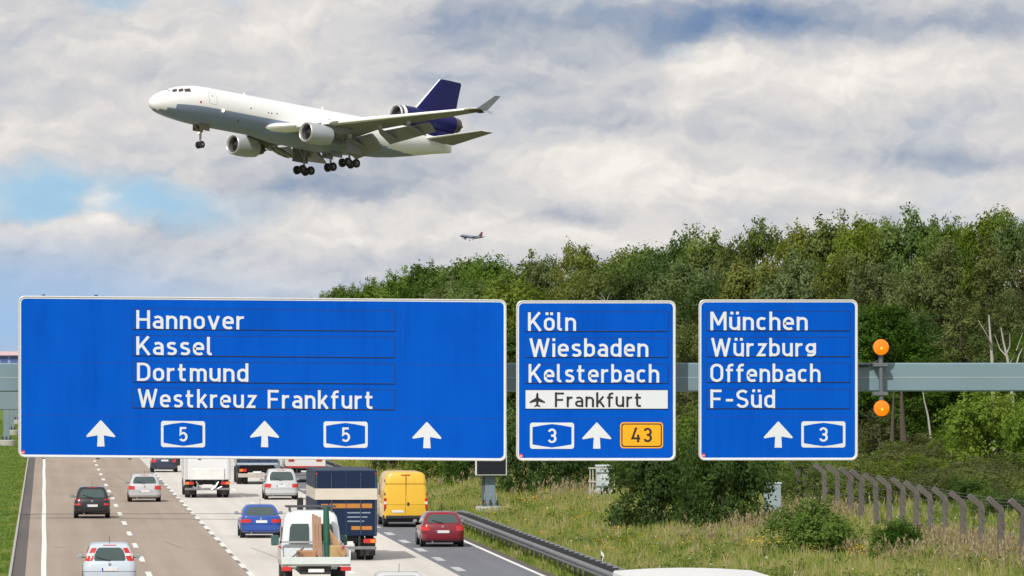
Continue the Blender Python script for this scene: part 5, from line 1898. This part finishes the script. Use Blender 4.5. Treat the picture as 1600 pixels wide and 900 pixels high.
PR = {
    'ga': make_proto('broad', L_GREEN, seed=1), 'gb': make_proto('broad', L_GREEN, seed=2), 'gc': make_proto('loose', L_GREEN, seed=3),
    'da': make_proto('broad', L_DARK, seed=4), 'db': make_proto('loose', L_DARK, seed=5),
    'oa': make_proto('loose', L_OLIVE, seed=6), 'ob': make_proto('broad', L_OLIVE, seed=7),
    'pa': make_proto('pine', L_PINE, seed=8), 'pb': make_proto('pine', L_PINE, seed=9),
    'ea': make_proto('loose', L_GREY, seed=10), 'eb': make_proto('broad', L_GREY, seed=11),
    'bd': make_proto('bush', L_DARK, seed=12), 'bg': make_proto('bush', L_GREEN, seed=13), 'bb': make_proto('bush', L_BRIGHT, seed=14),
    'sc': make_proto('scrub', L_SCRUB, seed=16), 'sg': make_proto('scrub', L_OLIVE, seed=17),
}
rnd = random.Random(5)
PNAME = {'g': 'broadleaf_tree', 'd': 'broadleaf_tree', 'o': 'olive_green_tree', 'p': 'conifer', 'e': 'grey_green_tree', 'b': 'bush', 's': 'scrub_bush'}


def plant(kind, px, ytop, D, wid, label, cat=None, group=None, zsink=0.0, name=None):
    """wid: crown width in photo pixels at distance D (0: natural)"""
    pr = PR[kind]
    p = at(px, ytop, D)
    zb = gzf(p.x, p.y) - zsink
    sz = (p.z - zb) / pr['H']
    sx = sz if not wid else (wid * D / F / 2) / pr['W'] * (1.3 if kind[0] in 'gdoe' else 1.0)
    if pr['used']:
        r = copy_tree(pr['root'])
    else:
        r = pr['root']; pr['used'] = True
    r.name = name or PNAME[kind[0]]
    r.location = (p.x, p.y, zb)
    r.scale = (sx, sx, sz)
    r.rotation_euler = (0, 0, rnd.uniform(0, 6.28))
    tag(r, label, cat or ('tree' if kind[0] in 'gdope' else 'bush'), group)
    return r


GT = 'trees of the wood beside the motorway'
trees = [
    # the far left end of the skyline, behind the widest sign
    ('ga', 497, 462, 760, 60, 'small distant green tree at the far left end of the wood'),
    ('gb', 536, 448, 700, 80, 'second green tree from the left end of the skyline'),
    ('gc', 585, 436, 640, 95, 'light green tree third from the left end of the skyline'),
    ('ga', 632, 424, 590, 105, 'rounded green tree above the blank right part of the widest sign'),
    ('da', 676, 415, 550, 110, 'darker green crown above the right part of the widest sign'),
    ('gb', 722, 406, 520, 120, 'full green tree straight below the tiny distant jet'),
    ('gc', 775, 401, 495, 125, 'tall green tree just right of the tiny distant jet'),
    ('ga', 828, 401, 480, 125, 'tall green tree above the gap between widest and middle sign'),
    ('eb', 862, 409, 470, 100, 'grey green crown left of the dip in the skyline'),
    ('gb', 560, 458, 640, 100, 'low green crown on the widest sign at the far left of the wood'),
    ('da', 655, 446, 540, 120, 'dark low crown peeping over the right half of the widest sign'),
    ('gc', 745, 440, 470, 130, 'mid green crown low behind the top edge of the widest sign'),
    ('ea', 702, 436, 500, 110, 'greyish crown in the second row above the widest sign'),
    ('gb', 806, 440, 440, 130, 'green tree filling the gap between widest and middle sign'),
    # middle skyline
    ('oa', 908, 382, 420, 95, 'thin topped olive tree just right of the dip in the skyline'),
    ('ob', 950, 391, 415, 140, 'olive green tree above the word Wiesbaden sign'),
    ('gb', 1000, 388, 410, 130, 'green tree above the right half of the middle sign'),
    ('db', 1052, 362, 405, 120, 'dark tall tree on the skyline above the gap between middle and right sign'),
    ('ga', 1102, 362, 400, 120, 'tall green tree on the skyline above the left end of the München sign'),
    ('oa', 1146, 378, 395, 90, 'short olive tree in the notch of the skyline above the München sign'),
    ('gc', 1192, 345, 395, 130, 'tall pointed green tree above the middle of the München sign'),
    ('oa', 1245, 352, 390, 110, 'olive tree on the skyline above the right half of the München sign'),
    ('ga', 1300, 340, 385, 130, 'broad green skyline tree above the right end of the München sign'),
    ('gb', 1352, 344, 380, 120, 'green skyline tree up and left of the amber lamps'),
    ('oa', 1392, 352, 376, 100, 'yellowish skyline tree above the amber lamps'),
    ('ga', 1436, 330, 374, 130, 'tallest green tree on the skyline, right of the amber lamps'),
    ('gc', 1490, 342, 370, 120, 'green skyline tree above the bare birch stems'),
    ('gb', 1545, 334, 366, 130, 'tall green skyline tree near the right edge'),
    ('ea', 1600, 331, 362, 130, 'pale grey green tree cut by the right edge at the skyline'),
    # second row
    ('oa', 925, 425, 385, 140, 'olive crown resting on the left half of the middle sign'),
    ('da', 985, 432, 382, 140, 'dark crown resting on the top of the middle sign'),
    ('ea', 1072, 400, 378, 150, 'big grey green crown behind the gap between middle and right sign'),
    ('db', 1128, 410, 374, 130, 'dark crown over the word München'),
    ('ob', 1180, 408, 368, 120, 'yellow olive crown over the middle of the München sign'),
    ('eb', 1256, 405, 362, 140, 'rounded grey green crown over the right end of the München sign'),
    ('oa', 1316, 395, 358, 110, 'loose olive crown up and right of the München sign'),
    ('ea', 1372, 400, 354, 130, 'tall greyish tree rising above the amber lamps'),
    ('ea', 1430, 412, 350, 110, 'grey green crown right of the amber lamps'),
    ('pa', 1476, 378, 350, 150, 'dark brown green conifer above the bare birch stems'),
    ('pb', 1545, 372, 346, 160, 'tall dark conifer near the right edge'),
    ('pa', 1608, 385, 342, 150, 'dark conifer cut by the right edge'),
    # third row, down to the ground
    ('da', 800, 520, 400, 130, 'dark tree seen low between widest and middle sign'),
    ('oa', 1074, 505, 340, 110, 'reddish olive tree low between middle and right sign'),
    ('da', 1366, 478, 335, 150, 'dark bushy tree directly behind the amber lamps'),
    ('db', 1425, 490, 338, 130, 'dark tree right of the upper amber lamp behind the beam'),
    ('pa', 1500, 470, 334, 140, 'dark conifer behind the birch stems'),
    ('pb', 1570, 462, 331, 150, 'dark conifer behind the beam at the right edge'),
    ('db', 1600, 520, 326, 120, 'dark broadleaf tree at the right edge behind the beam'),
    ('da', 1460, 560, 330, 120, 'low dark tree behind the beam left of the birch stems'),
]
for (k, px, yt, D, w, lb) in trees:
    plant(k, px, yt, D, w, lb, group=GT)

bushes = [
    ('bd', 622, 690, 372, 100, 'dark bush under the bottom edge of the widest sign above the yellow van'),
    ('bg', 690, 680, 338, 130, 'mid green bush between the yellow van and the black display'),
    ('bd', 735, 680, 330, 100, 'dark green bush behind the black display'),
    ('bd', 822, 640, 300, 120, 'tall dark bush right of the post with round concrete base'),
    ('bd', 880, 655, 297, 105, 'dark bush left of the pale cabinet'),
    ('bg', 925, 660, 320, 110, 'lighter bush behind the pale cabinet'),
    ('bd', 1022, 672, 238, 150, 'large dark bush below the middle sign, right of the pale cabinet'),
    ('bd', 1132, 662, 233, 165, 'large dark bush below the gap between middle and right sign'),
    ('bg', 1078, 640, 262, 170, 'green bush seen through the gap between middle and right sign'),
    ('bb', 1552, 610, 300, 190, 'bright yellow green bush under the beam at the right'),
    ('bb', 1612, 625, 296, 110, 'yellow green bush cut by the right edge under the beam'),
    ('bg', 1498, 660, 306, 110, 'green bush left of the bright yellow green bush'),
    ('bg', 1270, 776, 202, 165, 'pale green shrub in the meadow below the bend of the fence'),
    ('bd', 1402, 808, 202, 88, 'small dark shrub in front of the fence posts'),
    ('bg', 1345, 722, 262, 110, 'dull green bush under the right end of the München sign'),
    ('bd', 1180, 700, 285, 120, 'dark bush behind the roadside cabinet'),
    ('bg', 985, 700, 300, 120, 'shaded green bush behind the large dark bush'),
    ('sc', 1392, 641, 330, 182, 'brownish scrub below the lower amber lamp'),
    ('sc', 1450, 676, 310, 195, 'brown tinged scrub behind the middle fence posts'),
    ('sc', 1530, 706, 292, 208, 'brown tinged scrub under the bright bush'),
    ('sg', 1352, 654, 345, 169, 'yellowish scrub at the lower right corner of the München sign'),
    ('sg', 1430, 654, 338, 156, 'yellowish scrub below and right of the amber lamps'),
    ('sc', 1596, 721, 280, 156, 'brown scrub at the right edge behind the fence'),
    ('sg', 1398, 706, 292, 156, 'olive scrub behind the far fence posts'),
    ('bd', 1468, 738, 268, 110, 'dark low bush behind the middle of the fence'),
    ('sc', 1372, 676, 352, 143, 'brownish scrub just right of the lower corner of the München sign'),
    ('sc', 1418, 686, 300, 143, 'brown scrub above the tops of the far fence posts'),
    ('sg', 1475, 654, 345, 156, 'olive scrub at the foot of the leaning pale stem'),
    ('sc', 1502, 721, 276, 169, 'brown scrub between the dark low bush and the bright bush'),
    ('sg', 1548, 728, 262, 143, 'low olive scrub behind the closest fence posts'),
    ('sc', 1440, 728, 262, 130, 'low brown scrub right behind the middle fence posts'),
    ('sg', 1368, 724, 272, 117, 'low olive scrub right behind the far fence posts'),
    ('sc', 1600, 754, 250, 117, 'low brown scrub at the right edge below the bright bush'),
    ('sc', 1415, 646, 372, 195, 'brown scrub at the foot of the dark trunks'),
    ('sc', 1480, 681, 330, 156, 'brown scrub left of the bright yellow green bush'),
    ('bg', 1378, 716, 268, 90, 'green bush behind the third and fourth bent posts of the fence'),
    ('bg', 1432, 708, 290, 110, 'green bush in the brown scrub behind the middle of the fence'),
    ('bd', 1512, 745, 256, 100, 'dark bush in front of the brown scrub left of the dark low bush'),
    ('bg', 1545, 762, 240, 80, 'small green bush between the closest fence posts'),
    ('bg', 1402, 690, 318, 120, 'green bush up the slope under the lower amber lamp'),
    ('bd', 1580, 770, 238, 90, 'dark low bush behind the closest fence posts'),
]
for (k, px, yt, D, w, lb) in bushes:
    plant(k, px, yt, D, w, lb, group='bushes beside the motorway')

# young tree by the fence
plant('gc', 1253, 716, 262, 92, 'young slender tree at the far end of the fence under the München sign', group=GT)


def bare(px, ybase, D, stems, label, m=BIRCH, sc_=1.0):
    p = at(px, ybase, D)
    zb = gzf(p.x, p.y)
    root = empty('birch_tree', (p.x, p.y, zb), label, 'tree', 'bare pale stems at the edge of the wood')
    mb = MB()
    for pts, r in stems:
        q = [at(x, y, D + dd) - Vector((p.x, p.y, zb)) for x, y, dd in pts]
        mb.tube(q, [r * (1 - .75 * i / (len(q) - 1)) for i in range(len(q))], 7)
    mb.build('trunk', m, root, smooth=60)


bare(1552, 700, 322, [([(1553, 720, 0), (1552, 640, 0), (1550, 560, 0), (1547, 520, 0), (1545, 492, 0)], .15), ([(1549, 540, 0), (1540, 520, -1), (1528, 500, -1)], .06)], 'pale birch trunk left of the thin pale branches behind the beam')
bare(1580, 700, 320, [([(1588, 700, 0), (1580, 600, 0), (1574, 560, 0), (1568, 535, 0), (1564, 512, 0)], .12), ([(1574, 558, 0), (1562, 545, .4), (1554, 522, .5)], .05), ([(1573, 552, 0), (1578, 540, 0), (1578, 520, 0)], .045), ([(1583, 590, 0), (1592, 555, 0), (1606, 528, .5)], .06), ([(1577, 570, 0), (1588, 548, 0), (1598, 520, 0)], .05)], 'forked pale birch with several thin bare branches near the right edge')
bare(1448, 672, 318, [([(1455, 690, 0), (1450, 650, 0), (1444, 625, 0), (1440, 600, 0)], .07)], 'thin leaning pale stem below the beam right of the lower amber lamp')
bare(1406, 672, 322, [([(1412, 690, 0), (1410, 660, 0), (1409, 630, 0), (1408, 600, 0)], .22), ([(1394, 690, 0), (1395, 650, 0), (1397, 600, 0)], .14)], 'dark trunks in the shade just right of the lower amber lamp', BARK)
bare(945, 470, 380, [([(946, 480, 0), (944, 466, 0), (938, 458, 0)], .03), ([(946, 478, 0), (950, 465, 0), (953, 457, 0)], .03), ([(944, 470, 0), (930, 461, 0)], .02)], 'few bare twigs sticking up behind the top edge of the middle sign')


# ------------------------------------------------------------------ grasses and flowers (uncountable)
def grass_mat(name, stops, trans=.3):
    m = bpy.data.materials.new(name)
    m.use_nodes = True
    nt = m.node_tree
    nt.nodes.clear()
    out = N(nt, 'ShaderNodeOutputMaterial')
    at_ = N(nt, 'ShaderNodeAttribute'); at_.attribute_name = 'tint'
    col = ramp(nt, at_.outputs['Fac'], stops)
    d = N(nt, 'ShaderNodeBsdfDiffuse'); link(nt, col, d.inputs[0])
    t = N(nt, 'ShaderNodeBsdfTranslucent'); link(nt, col, t.inputs[0])
    mx = N(nt, 'ShaderNodeMixShader'); mx.inputs[0].default_value = trans
    link(nt, d.outputs[0], mx.inputs[1]); link(nt, t.outputs[0], mx.inputs[2])
    link(nt, mx.outputs[0], out.inputs[0])
    return m


rng = np.random.default_rng(42)


def patch_noise(x, y, s=1.0, ph=0.0):
    x = x * s; y = y * s * .45
    v = np.sin(x * .8 + 1.7 * np.sin(y * .37 + ph)) + np.sin(y * .9 + 1.3 * np.sin(x * .53 + ph * 2)) + .7 * np.sin(x * 1.9 - y * 1.4 + ph) + .5 * np.sin(x * 3.3 + y * 2.7)
    return v / 3.2


def blades(name, x, y, h, w, tint, m, lean=.35, zoff=0.0):
    n = len(x)
    z = gz(x, y) + zoff
    a = rng.uniform(0, math.tau, n)
    base = np.stack([x, y, z - .03], -1)
    tdir = np.stack([np.cos(a), np.sin(a), np.zeros(n)], -1)
    side = np.stack([np.cos(a * 3.1), .4 * np.sin(a * 3.1), np.zeros(n)], -1)
    l = rng.uniform(0, lean, n)[:, None] * h[:, None]
    mid = base + np.array([0, 0, 1.0]) * (h * .6)[:, None] + tdir * l * .35
    top = base + np.array([0, 0, 1.0]) * h[:, None] + tdir * l
    s = side * w[:, None]
    P = np.stack([base - s * .5, mid - s * .55, top, mid + s * .55], 1)
    me = quads_mesh(name, P, tint, m)
    o = bpy.data.objects.new(name, me)
    C.objects.link(o)
    return o


def field(n, y0, y1, x0, x1, pw=1.6):
    """points with a density that falls off with distance, inside the visible wedge plus a margin"""
    u = rng.random(n * 3)
    k = 1 - pw
    Y = (y0 ** k + u * (y1 ** k - y0 ** k)) ** (1 / k)
    X = rng.uniform(x0, x1, n * 3)
    ok = (X < Y * .185 + 4)
    return X[ok][:n], Y[ok][:n]


GRASS = grass_mat('grass_blades', [(0.0, (.11, .175, .028)), (.35, (.21, .285, .055)), (.6, (.33, .35, .10)), (.8, (.42, .37, .17)), (1.0, (.50, .42, .25))])
x, y = field(230000, 150, 470, 17.95, 62)
pn = patch_noise(x, y); pn2 = patch_noise(x, y, 2.7, 2.0)
h = (.34 + .20 * pn + .14 * pn2 + rng.uniform(0, .30, len(x)) ** 1.0) * np.where(x < 19.2, .55, 1.0) * sst(x, 17.7, 18.3)
h = np.clip(h, .08, 1.0)
tint = .41 + .32 * pn2 + .30 * pn + rng.normal(0, .15, len(x)) - .12 * (x < 19.5) - .42 * sst(x, 36, 40)
o = blades('meadow_grass', x, y, h, .030 + .028 * rng.random(len(x)) * (y / 220), tint, GRASS)
tag(o, 'uneven wild meadow grass on the right verge behind the guardrail', 'grass', kind='stuff')

# straw-coloured taller tufts
x, y = field(5200, 160, 430, 19.3, 40)
ok = patch_noise(x, y, 1.9, 6.0) > -.15
x, y = x[ok], y[ok]
nt_ = len(x)
hh = rng.uniform(.45, .95, nt_)
tt0 = np.clip(rng.normal(.68, .14, nt_), .3, .95)
k = 14
x = np.repeat(x, k) + rng.normal(0, .10, nt_ * k); y = np.repeat(y, k) + rng.normal(0, .12, nt_ * k)
o = blades('grass_tufts', x, y, np.repeat(hh, k) * rng.uniform(.6, 1.05, nt_ * k), np.full(nt_ * k, .032), np.repeat(tt0, k) + rng.normal(0, .1, nt_ * k), GRASS, .55)
tag(o, 'taller straw coloured grass tufts scattered through the meadow', 'grass', kind='stuff')

# leafy weeds
x, y = field(120000, 150, 470, 19.4, 60)
ok = patch_noise(x, y, 1.1, 4.0) > .10
x, y = x[ok], y[ok]
hz = rng.random(len(x)) ** .8 * (.12 + 1.0 * patch_noise(x, y, 1.1, 4.0)).clip(.1, .8)
cent = np.stack([x, y, gz(x, y) + hz + .03], -1)
P, tint = leaves(cent, np.tile(np.array([0, 0, 1.0]), (len(x), 1)), .3 + .25 * patch_noise(x, y, 2.2, 1.0), 3, .08, .14)
o = bpy.data.objects.new('leafy_weeds', quads_mesh('leafy_weeds', P, tint, L_GREEN)); C.objects.link(o)
tag(o, 'patches of low leafy weeds in the right verge', 'weeds', kind='stuff')

# buff reed grass with seed heads
BUFF = grass_mat('seed_heads', [(0.0, (.20, .15, .09)), (.5, (.34, .28, .155)), (1.0, (.48, .39, .26))], .35)
spots = [(1200, 812, 230, 1.1, 260), (1222, 800, 236, .9, 200), (1282, 782, 250, 1.6, 420), (1300, 800, 242, 1.2, 200), (1475, 850, 206, 1.6, 420), (1505, 862, 201, 1.6, 420), (1540, 868, 199, 2.0, 260), (1580, 858, 200, 2.0, 260), (1562, 835, 210, 1.5, 220), (1410, 882, 195, .8, 100), (1340, 868, 199, .6, 60), (1110, 850, 218, 1.4, 120), (1150, 865, 212, 1.6, 160), (900, 765, 290, 2.5, 260), (925, 748, 296, 2.0, 200), (860, 775, 280, 1.5, 80), (1180, 835, 226, .8, 160), (650, 742, 360, 2.5, 120), (705, 770, 320, 2.5, 140), (1590, 890, 186, 1.5, 300), (1500, 890, 190, 2.0, 250)]
xs, ys = [], []
for (px, py, D, r, n) in spots:
    p = at(px, py, D); n = int(n * .26)
    xs.append(p.x + rng.normal(0, r * .6, n)); ys.append(p.y + rng.normal(0, r * 2.4, n))
x, y = np.concatenate(xs), np.concatenate(ys)
n = len(x)
hh = rng.uniform(.55, 1.15, n)
st = blades('reed_stalks', x, y, hh, np.full(n, .022), rng.uniform(.2, .6, n), BUFF, .2)
base = np.stack([x, y, gz(x, y)], -1)
per = 5
P = []
tt = []
for k in range(per):
    c = base + np.stack([rng.normal(0, .04, n), rng.normal(0, .04, n), hh * rng.uniform(.74, 1.02, n)], -1)
    s = np.stack([rng.uniform(.014, .03, n) * rng.choice([-1, 1], n), rng.normal(0, .02, n), np.zeros(n)], -1)
    up = np.stack([rng.normal(0, .03, n), rng.normal(0, .03, n), rng.uniform(.06, .12, n)], -1)
    P.append(np.stack([c - up, c + s, c + up, c - s], 1)); tt.append(rng.uniform(.3, 1, n))
heads = quads_mesh('seed_heads', np.concatenate(P), np.concatenate(tt), BUFF)
o = bpy.data.objects.new('reed_grass', heads); C.objects.link(o)
tag(o, 'buff seed heads of tall reed grass among the meadow', 'reed grass', kind='stuff')
st.parent = o

# wild flowers
FLW = grass_mat('flower_petals', [(0.0, (.75, .26, .02)), (.4, (.80, .40, .02)), (.7, (.85, .60, .04)), (.9, (.85, .70, .1)), (.93, (.75, .75, .72)), (1.0, (.75, .75, .72))], .2)
spots = [(820, 790, 277, 3, 130), (850, 795, 270, 2.5, 100), (800, 785, 285, 2.5, 100), (700, 755, 345, 5, 160), (600, 737, 395, 6, 260), (560, 732, 405, 5, 200), (740, 780, 300, 3, 60), (880, 810, 255, 3, 80), (1190, 872, 209, 1.3, 140), (1175, 880, 205, 1.0, 90), (1330, 858, 203, 1.4, 130), (1310, 868, 200, 1.2, 70), (980, 860, 216, 2.0, 60), (950, 855, 222, 1.5, 50), (1050, 862, 214, 2, 40), (900, 838, 232, 2.5, 40), (930, 800, 252, 3, 40), (1590, 815, 228, 1.5, 60), (1000, 845, 226, 3, 40), (660, 760, 330, 3, 60)]
xs, ys, tn = [], [], []
for (px, py, D, r, n) in spots:
    p = at(px, py, D); n = int(n * .42)
    xs.append(p.x + rng.normal(0, r * .4, n)); ys.append(p.y + rng.normal(0, r * 2.0, n)); tn.append(np.clip(rng.normal(rng.uniform(.2, .7), .2, n), 0, .88))
xw, yw = field(600, 170, 420, 19.5, 50)
xs.append(xw); ys.append(yw); tn.append(np.where(rng.random(len(xw)) < .5, .97, rng.uniform(.2, .85, len(xw))))
x, y, tn = map(np.concatenate, (xs, ys, tn))
n = len(x)
c = np.stack([x, y, gz(x, y) + rng.uniform(.3, .75, n)], -1)
P, tint = leaves(c, np.tile(np.array([0, -.6, 1.0]), (n, 1)), tn, 3, .03, .062)
o = bpy.data.objects.new('wild_flowers', quads_mesh('wild_flowers', P, np.repeat(tn, 3), FLW)); C.objects.link(o)
tag(o, 'scattered yellow, orange and white wild flowers in the meadow', 'flowers', kind='stuff')

# median lawn on the left
LAWN = grass_mat('lawn_blades', [(0.0, (.06, .11, .018)), (.5, (.12, .20, .03)), (.8, (.19, .26, .05)), (1.0, (.30, .30, .10))], .3)
n = 60000
u = rng.random(n)
y = (170 ** -.6 + u * (680 ** -.6 - 170 ** -.6)) ** (1 / -.6)
x = -1.28 - rng.random(n) ** 1.1 * 5.5
pn = patch_noise(x * 1.6, y, 1.2, 3.0)
h = .05 + .05 * rng.random(n) + .04 * pn + .05 * (x > -1.6)
o = blades('median_lawn', x, y, np.clip(h, .03, .25), .04 * np.ones(n) * np.clip(y / 250, .8, 2), .47 + .42 * pn + .25 * patch_noise(x * 2, y, 2.5, 1.0) + rng.normal(0, .13, n) + .22 * (x > -1.7), LAWN, .6)
tag(o, 'short bright green grass on the median strip left of the road', 'grass', kind='stuff')
